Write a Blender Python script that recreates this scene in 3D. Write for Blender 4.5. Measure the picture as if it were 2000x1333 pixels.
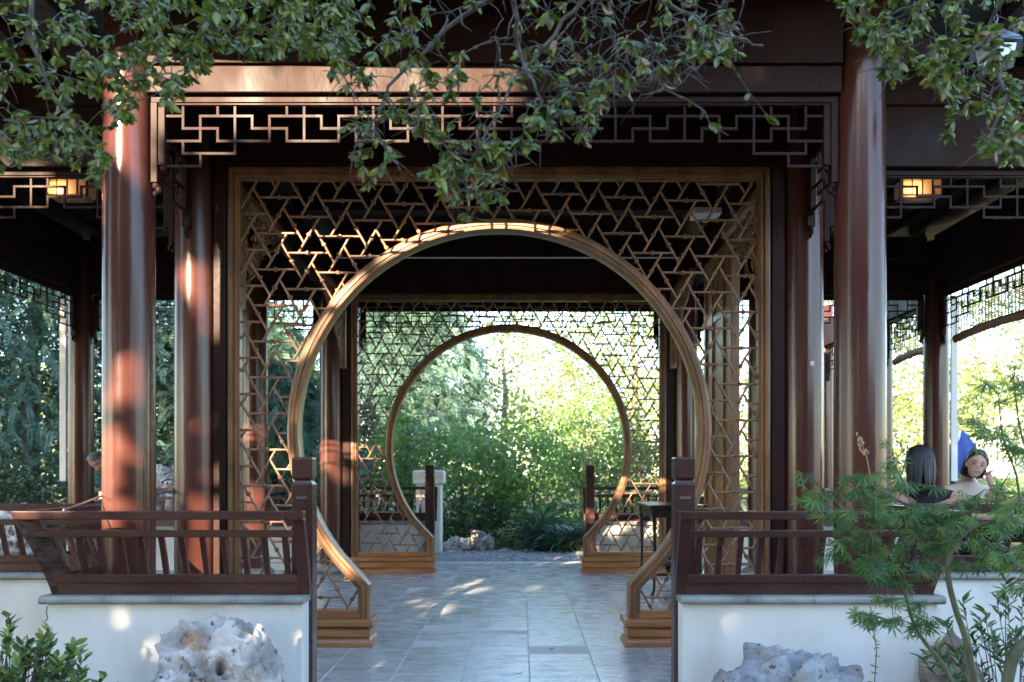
import bpy, math, random
import numpy as np
from mathutils import Vector, Matrix, noise
R = math.radians
random.seed(7); rng = np.random.default_rng(7)
S = bpy.context.scene
for o in list(bpy.data.objects): bpy.data.objects.remove(o)

# ------------------------------------------------------------------ camera, world, sun
F = 1661.0; CX = 0.1476; CZ = 1.13            # focal length in photo pixels, camera x and height
cam_d = bpy.data.cameras.new('camera'); cam = bpy.data.objects.new('camera', cam_d)
S.collection.objects.link(cam); S.camera = cam
cam.location = (CX, 0, CZ); cam.rotation_euler = (R(90), 0, 0)
cam_d.sensor_width = 36; cam_d.lens = F/2000*36
cam_d.shift_x = -0.0095; cam_d.shift_y = 0.1272
cam_d.clip_start = .05; cam_d.clip_end = 500
cam_d.dof.use_dof = True; cam_d.dof.focus_distance = 4.7; cam_d.dof.aperture_fstop = 3.2

SUN_EL, SUN_AZ = 21.0, 20.0                    # azimuth: degrees to the left of straight behind the camera
SD = Vector((-math.sin(R(SUN_AZ))*math.cos(R(SUN_EL)), -math.cos(R(SUN_AZ))*math.cos(R(SUN_EL)), math.sin(R(SUN_EL))))
W = bpy.data.worlds.new('World'); S.world = W; W.use_nodes = True
wn = W.node_tree; bg = wn.nodes['Background']
sky = wn.nodes.new('ShaderNodeTexSky'); sky.sky_type = 'NISHITA'; sky.sun_disc = False
sky.sun_elevation = R(SUN_EL); sky.sun_rotation = R(180+SUN_AZ)
sky.air_density = 1.0; sky.dust_density = .6; sky.ozone_density = 1.3
wn.links.new(sky.outputs[0], bg.inputs[0]); bg.inputs[1].default_value = 0.15
sl = bpy.data.lights.new('sun', 'SUN'); sl.energy = 4.8; sl.angle = R(0.5); sl.color = (1, .77, .53)
so = bpy.data.objects.new('sun', sl); S.collection.objects.link(so)
so.rotation_euler = SD.to_track_quat('Z', 'Y').to_euler()
S.view_settings.view_transform = 'Standard'; S.view_settings.look = 'None'
S.view_settings.exposure = 2.88; S.view_settings.gamma = 1; S.view_settings.use_curve_mapping = False
S.render.engine = 'CYCLES'
S.cycles.max_bounces = 8; S.cycles.diffuse_bounces = 5; S.cycles.transparent_max_bounces = 8
S.cycles.use_denoising = True

def P(px, py, Y):                              # a place in the photograph at distance Y
    s = F/Y
    return Vector((CX+(px-1019)/s, Y, CZ+(921-py)/s))

# ------------------------------------------------------------------ materials
MATS = {}
def mat(name, col, rough=.5, col2=None, scale=8, stretch=(1,1,1), bump=0, bscale=40, metal=0, coat=0, transl=0,
        detail=4, contrast=(.35,.65), spec=.5, emit=None, rvar=0, voro=0, island=0, tcol=None):
    m = bpy.data.materials.new(name); m.use_nodes = True; n = m.node_tree; L = n.links
    b = n.nodes['Principled BSDF']; out = n.nodes['Material Output']
    b.inputs['Base Color'].default_value = (*col, 1); b.inputs['Roughness'].default_value = rough
    b.inputs['Metallic'].default_value = metal; b.inputs['Coat Weight'].default_value = coat
    b.inputs['Coat Roughness'].default_value = .12; b.inputs['Specular IOR Level'].default_value = spec
    tc = n.nodes.new('ShaderNodeTexCoord'); mp = n.nodes.new('ShaderNodeMapping')
    geo = n.nodes.new('ShaderNodeNewGeometry')
    L.new(geo.outputs['Position'], mp.inputs[0]); mp.inputs['Scale'].default_value = stretch
    csock = None
    if col2 is not None:
        if island:
            src = geo.outputs['Random Per Island']
        else:
            nz = n.nodes.new('ShaderNodeTexNoise'); nz.inputs['Scale'].default_value = scale; nz.inputs['Detail'].default_value = detail
            L.new(mp.outputs[0], nz.inputs['Vector']); src = nz.outputs[0]
        cr = n.nodes.new('ShaderNodeValToRGB'); e = cr.color_ramp.elements
        e[0].position, e[1].position = (0,1) if island else contrast
        e[0].color = (*col, 1); e[1].color = (*col2, 1)
        L.new(src, cr.inputs[0]); csock = cr.outputs[0]
        if island:                              # a large soft change on top of the leaf-to-leaf one
            nz = n.nodes.new('ShaderNodeTexNoise'); nz.inputs['Scale'].default_value = 1.1
            L.new(mp.outputs[0], nz.inputs['Vector'])
            hs = n.nodes.new('ShaderNodeHueSaturation')
            mr = n.nodes.new('ShaderNodeMapRange'); mr.inputs[1].default_value=.3; mr.inputs[2].default_value=.7
            mr.inputs[3].default_value=.7; mr.inputs[4].default_value=1.3
            L.new(nz.outputs[0], mr.inputs[0]); L.new(mr.outputs[0], hs.inputs['Value']); L.new(csock, hs.inputs['Color'])
            csock = hs.outputs[0]
        L.new(csock, b.inputs['Base Color'])
    if bump:
        if voro:
            bz = n.nodes.new('ShaderNodeTexVoronoi'); bz.inputs['Scale'].default_value = bscale; bo = bz.outputs['Distance']
        else:
            bz = n.nodes.new('ShaderNodeTexNoise'); bz.inputs['Scale'].default_value = bscale; bz.inputs['Detail'].default_value = 6; bo = bz.outputs[0]
        L.new(mp.outputs[0], bz.inputs['Vector'])
        bp = n.nodes.new('ShaderNodeBump'); bp.inputs['Strength'].default_value = bump; bp.inputs['Distance'].default_value = .01
        L.new(bo, bp.inputs['Height']); L.new(bp.outputs[0], b.inputs['Normal'])
    if rvar:
        rz = n.nodes.new('ShaderNodeTexNoise'); rz.inputs['Scale'].default_value = 5
        L.new(mp.outputs[0], rz.inputs['Vector'])
        mr = n.nodes.new('ShaderNodeMapRange'); mr.inputs[1].default_value=.3; mr.inputs[2].default_value=.7
        mr.inputs[3].default_value = rough-rvar; mr.inputs[4].default_value = rough+rvar
        L.new(rz.outputs[0], mr.inputs[0]); L.new(mr.outputs[0], b.inputs['Roughness'])
    if transl:
        t = n.nodes.new('ShaderNodeBsdfTranslucent'); mx = n.nodes.new('ShaderNodeMixShader'); mx.inputs[0].default_value = transl
        if csock is not None and tcol is None: L.new(csock, t.inputs[0])
        else: t.inputs[0].default_value = (*(tcol or col), 1)
        L.new(b.outputs[0], mx.inputs[1]); L.new(t.outputs[0], mx.inputs[2]); L.new(mx.outputs[0], out.inputs[0])
    if emit:
        b.inputs['Emission Color'].default_value = (*emit[0], 1); b.inputs['Emission Strength'].default_value = emit[1]
    MATS[name] = m; return m

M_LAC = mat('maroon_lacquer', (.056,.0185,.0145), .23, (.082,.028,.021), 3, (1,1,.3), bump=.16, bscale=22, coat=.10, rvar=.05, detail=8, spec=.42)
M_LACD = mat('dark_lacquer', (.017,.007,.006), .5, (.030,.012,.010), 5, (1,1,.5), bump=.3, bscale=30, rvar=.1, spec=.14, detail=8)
M_RAIL = mat('rail_lacquer', (.042,.015,.014), .33, (.062,.022,.020), 7, bump=.2, bscale=30, coat=.2, rvar=.1)
M_GOLD = mat('golden_wood', (.135,.064,.028), .42, (.25,.122,.052), 9, (1,1,.3), bump=.25, bscale=60, coat=.25, rvar=.08)
M_GOLDP = mat('plinth_wood', (.26,.105,.036), .4, (.38,.17,.062), 14, (.2,1,1.6), bump=.25, bscale=50, coat=.2, rvar=.08)
M_BAR = mat('bar_wood', (.18,.095,.05), .42, (.28,.15,.08), 30, bump=.1, bscale=60, coat=.2)
M_KNOT = mat('knot_wood', (.13,.06,.03), .45, (.2,.1,.055), 60, coat=.1)
M_PLAS = mat('white_plaster', (.54,.54,.505), .9, (.71,.71,.675), 3.2, (1,1,.35), bump=.4, bscale=14, detail=10, contrast=(.28,.56))
M_COPE = mat('grey_coping', (.18,.19,.18), .6, (.31,.32,.30), 6, bump=.4, bscale=50, rvar=.15, detail=8)
M_SLATE = mat('slate_tile', (.36,.375,.385), .28, (.46,.475,.485), 3, (1,2.6,1), bump=.22, bscale=16, rvar=.12, detail=8, spec=.6)
M_SLATE2 = mat('slate_tile_light', (.41,.42,.425), .25, (.50,.51,.515), 3.3, (1,2.6,1), bump=.22, bscale=15, rvar=.12, detail=8, spec=.6)
M_SLATE3 = mat('slate_tile_dark', (.33,.345,.355), .31, (.42,.435,.445), 4, (1,2.6,1), bump=.25, bscale=18, rvar=.12, detail=9, spec=.6)
M_GROUT = mat('grout', (.62,.62,.60), .9, (.55,.55,.53), 20)
M_ROCK = mat('limestone', (.34,.31,.29), .85, (.62,.59,.57), 9, bump=.9, bscale=38, detail=10)
M_ROCKB = mat('grey_rock', (.20,.21,.23), .85, (.40,.41,.43), 6, bump=.9, bscale=30, detail=10)
M_ROCKC = mat('brown_rock', (.16,.12,.09), .85, (.38,.32,.26), 7, bump=.9, bscale=30, detail=10)
def rock_mat(name,base,light,tan,pit):
    m=mat(name,base,.88,light,5,bump=1,bscale=45,detail=10,contrast=(.40,.60)); n=m.node_tree; L=n.links; b=n.nodes['Principled BSDF']
    src=b.inputs['Base Color'].links[0].from_socket; geo=[x for x in n.nodes if x.type=='NEW_GEOMETRY'][0]
    def ramp(sc,det,p0,p1):
        z=n.nodes.new('ShaderNodeTexNoise'); z.inputs['Scale'].default_value=sc; z.inputs['Detail'].default_value=det; L.new(geo.outputs['Position'],z.inputs['Vector'])
        r=n.nodes.new('ShaderNodeMapRange'); r.inputs[1].default_value=p0; r.inputs[2].default_value=p1; L.new(z.outputs[0],r.inputs[0]); return r.outputs[0]
    for fac,col in ((ramp(6.5,5,.52,.66),tan),(ramp(24,8,.60,.68),pit)):
        mx=n.nodes.new('ShaderNodeMix'); mx.data_type='RGBA'; L.new(fac,mx.inputs[0]); L.new(src,mx.inputs[6]); mx.inputs[7].default_value=(*col,1); src=mx.outputs[2]
    L.new(src,b.inputs['Base Color']); return m
M_ROCK = rock_mat('pitted_limestone',(.30,.29,.29),(.62,.60,.58),(.36,.27,.20),(.12,.105,.095))
M_ROCKB = rock_mat('blue_grey_rock',(.20,.22,.25),(.40,.42,.45),(.27,.25,.23),(.09,.09,.095))
M_SOIL = mat('soil', (.06,.045,.03), .95, (.10,.10,.05), 6, bump=.8, bscale=30)
M_PEB = mat('pebble_paving', (.22,.22,.23), .7, (.36,.36,.37), 30, bump=1, bscale=28, voro=1)
M_BARK = mat('bark', (.10,.08,.065), .9, (.20,.17,.145), 20, (1,1,.3), bump=.9, bscale=40)
M_TWIG = mat('twig_bark', (.085,.075,.07), .85, (.16,.145,.135), 30, bump=.5, bscale=90)
M_MTRUNK = mat('maple_bark', (.07,.075,.04), .7, (.14,.14,.08), 14, bump=.4, bscale=60)
M_OAK = mat('oak_leaf', (.038,.085,.022), .40, (.115,.19,.05), transl=.22, island=1, bump=0)
M_OAKD = mat('oak_leaf_dark', (.030,.068,.022), .42, (.085,.14,.04), transl=.18, island=1)
M_DEAD = mat('dead_leaf', (.30,.16,.08), .7, (.46,.32,.2), transl=.25, island=1)
M_MAPLE = mat('maple_leaf', (.04,.10,.022), .5, (.12,.23,.04), transl=.35, island=1)
M_CONI = mat('conifer_needles', (.075,.165,.125), .6, (.18,.30,.22), transl=.3, island=1)
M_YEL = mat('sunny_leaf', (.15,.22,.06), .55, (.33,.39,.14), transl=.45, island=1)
M_MID = mat('green_leaf', (.14,.28,.075), .5, (.28,.43,.13), transl=.55, island=1)
M_DK = mat('dark_leaf', (.035,.08,.04), .5, (.08,.15,.07), transl=.2, island=1)
M_SHR = mat('shrub_leaf', (.035,.085,.022), .35, (.12,.19,.045), transl=.2, island=1)
M_STRAP = mat('strap_leaf', (.05,.11,.06), .32, (.11,.20,.10), transl=.2, island=1)
M_FLOW = mat('flower', (.5,.2,.25), .7)
M_IRON = mat('iron', (.22,.20,.19), .4, metal=.8)
M_STONE = mat('white_stone', (.62,.61,.58), .8, (.74,.73,.70), 8, bump=.4, bscale=40)
M_WHITE = mat('white_paint', (.78,.78,.76), .5)
M_BLACK = mat('black_lacquer', (.02,.017,.016), .3, coat=.4)
M_GLOW = mat('lantern_paper', (.5,.3,.15), .6, emit=((1,.40,.12), .10))
M_GLOWD = mat('lantern_paper_dim', (.35,.27,.2), .6, emit=((1,.5,.22), .006))
M_BLUE = mat('blue_cloth', (.022,.05,.20), .8, (.03,.065,.25), 20)
M_ROOF = mat('roof_tile', (.06,.06,.065), .8, (.11,.11,.115), 10, bump=.5, bscale=30)
M_BAMB = mat('bamboo_blind', (.42,.32,.12), .6, (.55,.44,.2), 60, (1,1,4))
M_ORANGE = mat('blind_valance', (.20,.085,.03), .6, (.28,.13,.05), 20)
M_SKIN = mat('skin', (.46,.29,.22), .6, (.52,.34,.26), 20)
M_SKIN2 = mat('skin_tan', (.34,.18,.12), .5)
M_HAIR = mat('black_hair', (.012,.012,.018), .35, (.03,.032,.045), 40, (6,6,.4), bump=.5, bscale=120)
M_HAIRG = mat('grey_hair', (.09,.085,.08), .6)
M_TOPW = mat('cream_cloth', (.62,.56,.48), .9)
M_TOPB = mat('black_cloth', (.014,.014,.017), .9)
M_TOPN = mat('navy_cloth', (.03,.06,.10), .9)
M_LIP = mat('lips', (.36,.15,.13), .5)
M_CHROME = mat('glass_lamp', (.25,.30,.38), .2, metal=.5)

# ------------------------------------------------------------------ mesh helpers
COL = S.collection
class MB:
    def __init__(s): s.v = []; s.f = []
    def add(s, vs, fs):
        k = len(s.v); s.v += [tuple(v) for v in vs]; s.f += [tuple(i+k for i in f) for f in fs]; return s
    def box(s, x0, x1, y0, y1, z0, z1):
        if x0 > x1: x0, x1 = x1, x0
        if y0 > y1: y0, y1 = y1, y0
        return s.add([(x0,y0,z0),(x1,y0,z0),(x1,y1,z0),(x0,y1,z0),(x0,y0,z1),(x1,y0,z1),(x1,y1,z1),(x0,y1,z1)],
              [(3,2,1,0),(4,5,6,7),(0,1,5,4),(1,2,6,5),(2,3,7,6),(3,0,4,7)])
    def loft(s, rings, cap=True):                # rings of equal count
        n = len(rings[0]); vs = [p for r in rings for p in r]; fs = []
        for i in range(len(rings)-1):
            for j in range(n):
                a = i*n+j; b = i*n+(j+1)%n
                fs.append((a, b, b+n, a+n))
        if cap: fs.append(tuple(range(n-1,-1,-1))); fs.append(tuple((len(rings)-1)*n+j for j in range(n)))
        return s.add(vs, fs)
    def stack(s, cx, cy, wx, wy, prof):          # prof: (z, inset)
        return s.loft([[(cx-wx/2+i,cy-wy/2+i,z),(cx+wx/2-i,cy-wy/2+i,z),(cx+wx/2-i,cy+wy/2-i,z),(cx-wx/2+i,cy+wy/2-i,z)] for z,i in prof])
    def lathe(s, cx, cy, prof, n=24):            # prof: (r, z)
        return s.loft([[(cx+r*math.cos(2*math.pi*k/n), cy+r*math.sin(2*math.pi*k/n), z) for k in range(n)] for r,z in prof])
    def tube(s, pts, rad, n=6):
        pts = [Vector(p) for p in pts]; m = len(pts); rings = []
        if not hasattr(rad, '__len__'): rad = [rad]*m
        ref = Vector((0,0,1))
        t0 = (pts[1]-pts[0]).normalized()
        if abs(t0.dot(ref)) > .9: ref = Vector((0,1,0))
        u = t0.cross(ref).normalized()
        for i in range(m):
            t = (pts[min(i+1,m-1)]-pts[max(i-1,0)]).normalized()
            u = (u - t*u.dot(t)).normalized(); w = t.cross(u)
            rings.append([pts[i]+(u*math.cos(2*math.pi*k/n)+w*math.sin(2*math.pi*k/n))*rad[i] for k in range(n)])
        return s.loft(rings)
    def ball(s, c, r, sx=1, sy=1, sz=1, n=10, m=7):
        vs=[];fs=[]
        for i in range(m+1):
            a = math.pi*i/m
            for j in range(n):
                b = 2*math.pi*j/n
                vs.append((c[0]+r*sx*math.sin(a)*math.cos(b), c[1]+r*sy*math.sin(a)*math.sin(b), c[2]+r*sz*math.cos(a)))
        for i in range(m):
            for j in range(n): fs.append((i*n+j,(i+1)*n+j,(i+1)*n+(j+1)%n,i*n+(j+1)%n))
        return s.add(vs, fs)
    def mesh(s, name, m=None, smooth=False):
        me = bpy.data.meshes.new(name); me.from_pydata(s.v, [], s.f); me.validate()
        if m: me.materials.append(m)
        if smooth: me.shade_smooth()
        return me
    def build(s, name, m, parent=None, smooth=False, bevel=0, auto=False):
        o = bpy.data.objects.new(name, s.mesh(name, m, smooth)); COL.objects.link(o)
        if parent: o.parent = parent
        if bevel:
            b = o.modifiers.new('bevel','BEVEL'); b.width = bevel; b.segments = 2; b.limit_method='ANGLE'
        if auto: o.data.set_sharp_from_angle(angle=R(40))
        return o
def tag(o, label=None, cat=None, group=None, kind=None):
    if label: o['label'] = label
    if cat: o['category'] = cat
    if group: o['group'] = group
    if kind: o['kind'] = kind
    return o
def empty(name, loc=(0,0,0), label=None, cat=None, group=None, parent=None):
    o = bpy.data.objects.new(name, None); COL.objects.link(o); o.location = loc; o.empty_display_size = .2
    if parent: o.parent = parent
    return tag(o, label, cat, group)
def inst(name, me, parent=None, matrix=None, kind=None):
    o = bpy.data.objects.new(name, me); COL.objects.link(o)
    if parent: o.parent = parent
    if matrix is not None: o.matrix_local = matrix
    if kind: o['kind'] = kind
    return o
def frame(pos, x, y, z):
    m = Matrix.Identity(4)
    for i,c in enumerate((x,y,z,pos)):
        for j in range(3): m[j][i] = c[j]
    return m
def sweep(mb, path, prof, to3, closed=False):
    """path: 2d points; prof: closed polygon of (offset to the left, d); to3(x, z, d)"""
    n = len(path); rings = []
    P2 = [Vector(p) for p in path]
    for i in range(n):
        if closed: a, b = P2[i-1], P2[(i+1)%n]
        d1 = (P2[i]-P2[i-1]).normalized() if (i>0 or closed) else None
        d2 = (P2[(i+1)%n]-P2[i]).normalized() if (i<n-1 or closed) else None
        if d1 is None: d1 = d2
        if d2 is None: d2 = d1
        n1 = Vector((-d1.y,d1.x)); n2 = Vector((-d2.y,d2.x)); mm = (n1+n2).normalized(); mm = mm/max(.3, mm.dot(n1))
        rings.append([to3(*(P2[i]+mm*o), d) for o,d in prof])
    if closed: rings.append(rings[0]); mb.loft(rings, cap=False)
    else: mb.loft(rings)
    return mb
def leaves_mesh(name, pos, size, ratio, m, nrm=None, axis=None, fold=.25, droop=0):
    """many small folded leaves (6 verts, 4 tris as 2 quads each) as one mesh, numpy"""
    n = len(pos)
    if axis is None: axis = rng.normal(size=(n,3)); 
    axis = axis/ (np.linalg.norm(axis,axis=1,keepdims=True)+1e-9)
    if nrm is None: nrm = rng.normal(size=(n,3))+np.array([0,0,.6])
    side = np.cross(axis, nrm); side /= (np.linalg.norm(side,axis=1,keepdims=True)+1e-9)
    up = np.cross(side, axis)
    sz = (size*rng.uniform(.6,1.3,size=n))[:,None] if not hasattr(size,'__len__') else size[:,None]
    a = axis*sz; s = side*sz*ratio*.5; u = up*sz*fold*ratio
    v = np.stack([pos, pos+a*.45+s+u, pos+a, pos+a*.45-s+u], axis=1).reshape(-1,3)
    me = bpy.data.meshes.new(name)
    me.vertices.add(n*4); me.vertices.foreach_set('co', v.astype(np.float32).ravel())
    idx = (np.arange(n)*4)[:,None] + np.array([0,1,2,0,2,3])
    me.loops.add(n*6); me.loops.foreach_set('vertex_index', idx.ravel().astype(np.int32))
    me.polygons.add(n*2); me.polygons.foreach_set('loop_start', (np.arange(n*2)*3).astype(np.int32))
    me.update(calc_edges=True); me.materials.append(m); return me
UNIT = MB().box(-.5,.5,-.5,.5,-.5,.5)

# ------------------------------------------------------------------ ground, floor, paths
GX = [-60,-30,-15,-8,-5,-2.4,0,2.4,5,8,15,30,60,120]; GX = [-120]+GX
GY = [-60,-20,-5,0,3,4.4,5,7,9,10.4,12,14,18,25,40,80,200]
def gz(y): 
    t = min(1,max(0,(y-5)/4)); return -.35+.32*t*t*(3-2*t)
g = MB(); g.add([(x,y,gz(y)) for y in GY for x in GX],
   [(j*len(GX)+i, j*len(GX)+i+1, (j+1)*len(GX)+i+1, (j+1)*len(GX)+i) for j in range(len(GY)-1) for i in range(len(GX)-1)])
tag(g.build('ground', M_SOIL), kind='structure')
YC = 7.56; YF = 4.22; YB = 2*YC-YF+.0
fl = MB()
fl.box(-2.26,2.26,YF,5.30,-.5,.0008); fl.box(-5.4,5.4,5.30,9.82,-.5,.0008); fl.box(-2.26,2.26,9.82,10.62,-.5,.0008)
floor = tag(fl.build('floor', M_GROUT), kind='structure')
t1 = MB().stack(0,0,.375-.006,(.55-.0018),[(-.004,0),(.0,.0),(.002,.002)]).mesh('tile', M_SLATE)
t3 = MB().stack(0,0,.375-.006,(.55-.0018),[(-.004,0),(.0,.0),(.002,.002)]).mesh('tile', M_SLATE3)
t2 = MB().stack(0,0,.375-.006,(.55-.0018),[(-.004,0),(.0,.0),(.002,.002)]).mesh('tile', M_SLATE2)
r0 = 6.035-.55*3
ntile = 0
for i in range(-14,14):
    x = .1906+.375*(i+.5)
    for j in range(-1,14):
        y = r0+.55*(j+.5)
        if y+.275 < YF-.02+.1 or y > 10.62: continue
        porch = (y < 5.30 or y > 9.82)
        if abs(x) > (2.1 if porch else 5.2): continue
        o = inst('tile', random.choice((t1,t2,t1,t2,t3)), floor, Matrix.Translation((x, y, random.uniform(-.0012,.0012))) @ Matrix.Rotation(random.gauss(0,.0012),4,'X') @ Matrix.Rotation(random.gauss(0,.001),4,'Y'))
        ntile += 1
pp = MB(); pp.box(-6,5,10.62,12.3,-.2,-.012)
tag(pp.build('path', M_PEB), kind='structure')
# small loose pebbles pressed into the rear path
pm = MB()
for k in range(1500):
    x=random.uniform(-1.6,1.6); y=random.uniform(10.66,12.2); r=random.uniform(.014,.03)
    pm.ball((x,y,-.012), r, 1, random.uniform(.7,1.3), .45, 6, 4)
tag(pm.build('pebbles', M_PEB, smooth=True), 'small grey pebbles set in the path behind the rear railing', 'pebbles', kind='stuff')

# ------------------------------------------------------------------ the pavilion
PAV = empty('pavilion', (0,YC,0), 'maroon lacquered open garden pavilion with hanging fretwork under its eaves', 'pavilion')
def pav(mb, name, m, **k):
    o = mb.build(name, m, PAV, **k); o.location = (0,-YC,0); return o
colprof = [(.134,.1),(.134,.5),(.136,1.4),(.133,2.4),(.128,3.3),(.126,3.7)]
cm = MB().lathe(0,0,[(.134,.06)]+colprof, 40).mesh('column', M_LAC, True)
cb = MB().lathe(0,0,[(.15,0),(.19,.01),(.205,.035),(.2,.06),(.175,.085),(.15,.1)], 32).mesh('column_base', M_COPE, True)
cols = []
for x in (-1.985,1.985):
    for y in (4.62,5.57,9.55,10.50): cols.append((x,y))
for x in (-4.8,4.8):
    for y in (5.57,9.55): cols.append((x,y))
cols += [(-2.72,9.15),(2.72,9.15),(4.85,11.1),(4.85,13.2)]
for x,y in cols:
    c = inst('column', cm, PAV, Matrix.Translation((x,y-YC,gz(y)+.02 if y>10.8 else 0)))
    inst('column_base', cb, c)
# small paper sticker on the right inner column
s_ = MB().box(-.012,.012,-.002,.002,-.014,.014).build('sticker', M_TOPW, None); s_.parent = [o for o in PAV.children if o.name.startswith('column') and abs(o.location.x-1.985)<.01 and abs(o.location.y+YC-5.57)<.01][0]
s_.location = (.02,-.135,1.82)

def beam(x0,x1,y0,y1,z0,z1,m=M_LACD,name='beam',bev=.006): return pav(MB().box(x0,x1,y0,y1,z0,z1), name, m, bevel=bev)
def mirY(f):
    f(lambda y: y); f(lambda y: 2*YC-y)
def porch(q):
    # eave beams of the porch: lower beam, upper beam proud of it
    beam(-1.86,1.86,q(4.545),q(4.665),3.155,3.30)
    beam(-1.86,1.86,q(4.53),q(4.68),3.306,3.75)
    for sx in (-1,1):
        beam(sx*1.925,sx*2.045,q(4.75),q(5.44),3.155,3.30); beam(sx*1.91,sx*2.06,q(4.75),q(5.44),3.306,3.75)
        beam(sx*2.05,sx*2.35,q(4.56),q(4.66),3.33,3.46,name='beam_end')
    # gate bay: jambs beside the gate frame and head beams above it
        beam(sx*1.768,sx*1.85,q(5.50),q(5.64),0,3.11,name='jamb')
    beam(-1.85,1.85,q(5.50),q(5.64),3.115,3.44); beam(-1.85,1.85,q(5.48),q(5.66),3.446,3.75)
    # wings
    for sx in (-1,1):
        beam(sx*2.12,sx*4.66,q(5.50),q(5.64),3.10,3.49); beam(sx*2.12,sx*4.66,q(5.48),q(5.66),3.495,3.74)
mirY(porch)
for sx in (-1,1):
    beam(sx*4.73,sx*4.87,5.71,9.41,3.10,3.49); beam(sx*4.71,sx*4.89,5.71,9.41,3.495,3.74)
    beam(sx*1.92,sx*2.05,5.71,9.41,3.12,3.5)
beam(-1.86,1.86,7.46,7.62,3.42,3.72)
pav(MB().tube([(-1.86,9.2,3.44),(1.86,9.2,3.44)],.009,8),'gap_light_rod',M_WHITE)  # white rod added to stand for the bright line of the gap
beam(4.78,4.92,9.69,10.96,3.05,3.44); beam(4.78,4.92,11.24,13.1,3.05,3.44)
# ceilings with rafters
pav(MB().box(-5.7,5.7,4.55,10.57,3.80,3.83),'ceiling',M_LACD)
raf = MB().box(-.03,.03,-.45,.45,-.03,.03)
rm = MB().box(-.03,.03,-.5,.5,-.035,.035).mesh('rafter', M_LACD)
for q in (0,1):
    for k in range(26):
        x = -5.6+k*.448
        yc = 4.98 if q==0 else 2*YC-4.98
        if abs(x) < 2.2: continue
        inst('rafter', rm, PAV, Matrix.Translation((x, yc-YC, 3.775)))
rl = MB().box(-.03,.03,-1.85,1.85,-.035,.035).mesh('long_rafter', M_LACD)
for sx in (-1,1):
    for k in range(9): inst('rafter', rl, PAV, Matrix.Translation((sx*(2.3+k*.27), 0, 3.775)) @ Matrix.Rotation(sx*.0,4,'Z'))
# roofs
def eave_z(x, lim, base, up=.16): return base+up*(abs(x)/lim)**3
def roof(name, y_e, y_r, lim, base, ridge, ridge_lim):
    top=[];N=24; M_=8
    def h(u,v):                                   # u across, v from eave to ridge
        x = u*(lim*(1-v)+ridge_lim*v); y = y_e+(y_r-y_e)*v
        z = eave_z(x,lim,base)*(1-v)+ridge*v-.35*math.sin(math.pi*v)*(1-v*.3)
        return Vector((x,y,z))
    mb = MB(); g0=[[h(-1+2*i/N,j/M_) for i in range(N+1)] for j in range(M_+1)]
    off = Vector((0,0,-.07))
    vs=[p for r in g0 for p in r]; n=len(vs); vs+= [p+off for p in vs]
    fs=[]
    for j in range(M_):
        for i in range(N):
            a=j*(N+1)+i; fs.append((a,a+1,a+N+2,a+N+1)); fs.append((n+a,n+a+N+1,n+a+N+2,n+a+1))
    for i in range(N): fs.append((i,n+i,n+i+1,i+1)); a=M_*(N+1)+i; fs.append((a,a+1,n+a+1,n+a))
    for j in range(M_): a=j*(N+1); fs.append((a,a+N+1,n+a+N+1,n+a)); a+=N; fs.append((a,n+a,n+a+N+1,a+N+1))
    mb.add(vs,fs); r = pav(mb,name,M_ROOF)
    tb = MB(); k=int(lim*2/.22)
    for i in range(k+1):
        u=-1+2*i/k; tb.tube([h(u,j/5)+Vector((0,0,.02)) for j in range(6)],.055,6)
    tr = tb.build('roof_tile_rows', M_ROOF, r); tr['kind']='stuff'
    return h
def hipside(name, sx, lim, yr, base, ridge, rl_):
    mb=MB(); 
    a=[Vector((sx*lim, YC+(yr)*t, eave_z(lim,lim,base))) for t in (-1,-.5,0,.5,1)]
    b=Vector((sx*rl_,YC,ridge)); mb.add(a+[b,b+Vector((0,0,-.07))]+[p+Vector((0,0,-.07)) for p in a],
      [(0,1,5),(1,2,5),(2,3,5),(3,4,5),(8,7,6),(9,8,6),(10,9,6),(11,10,6),(0,7,8,1),(1,8,9,2),(2,9,10,3),(3,10,11,4)])
    pav(mb,name,M_ROOF)
roof('main_roof', 4.5, YC, 5.9, 3.86, 4.7, 3.4); roof('main_roof', 2*YC-4.5, YC, 5.9, 3.86, 4.7, 3.4)
for sx in (-1,1): hipside('hip_roof', sx, 5.9, 3.06, 3.86, 4.7, 3.4)
def peave(x): return 3.595+.13*(abs(x)/2.8)**3
def porch_roof(q):
    # shallow roof over the porch with an upturned eave
    mb = MB(); N=20
    for i in range(N):
        x0=-2.8+5.6*i/N; x1=-2.8+5.6*(i+1)/N
        def pt(x,v,dz): return (x, q(3.78+v*1.1), peave(x)*(1-v)+3.86*v-.03*math.sin(3.14*v)+dz)
        for v0,v1 in ((0,.5),(.5,1)):
            A=[pt(x0,v0,0),pt(x1,v0,0),pt(x1,v1,0),pt(x0,v1,0)]; B=[(p[0],p[1],p[2]+.09) for p in A]
            mb.add(A+B,[(0,1,2,3),(7,6,5,4),(0,4,5,1)])
    r = pav(mb,'porch_roof',M_LACD)
    tb=MB()
    for i in range(26):
        x=-2.75+5.5*i/25; tb.tube([(x,q(3.76),peave(x)+.13),(x,q(4.9),3.99),(x*.8,q(6.2),4.6)],.055,6)
    t=tb.build('roof_tile_rows',M_ROOF,r); t['kind']='stuff'
    pav(MB().box(-2.6,2.6,q(4.85),q(5.6),3.90,4.3),'gable',M_LACD)
mirY(porch_roof)

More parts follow.
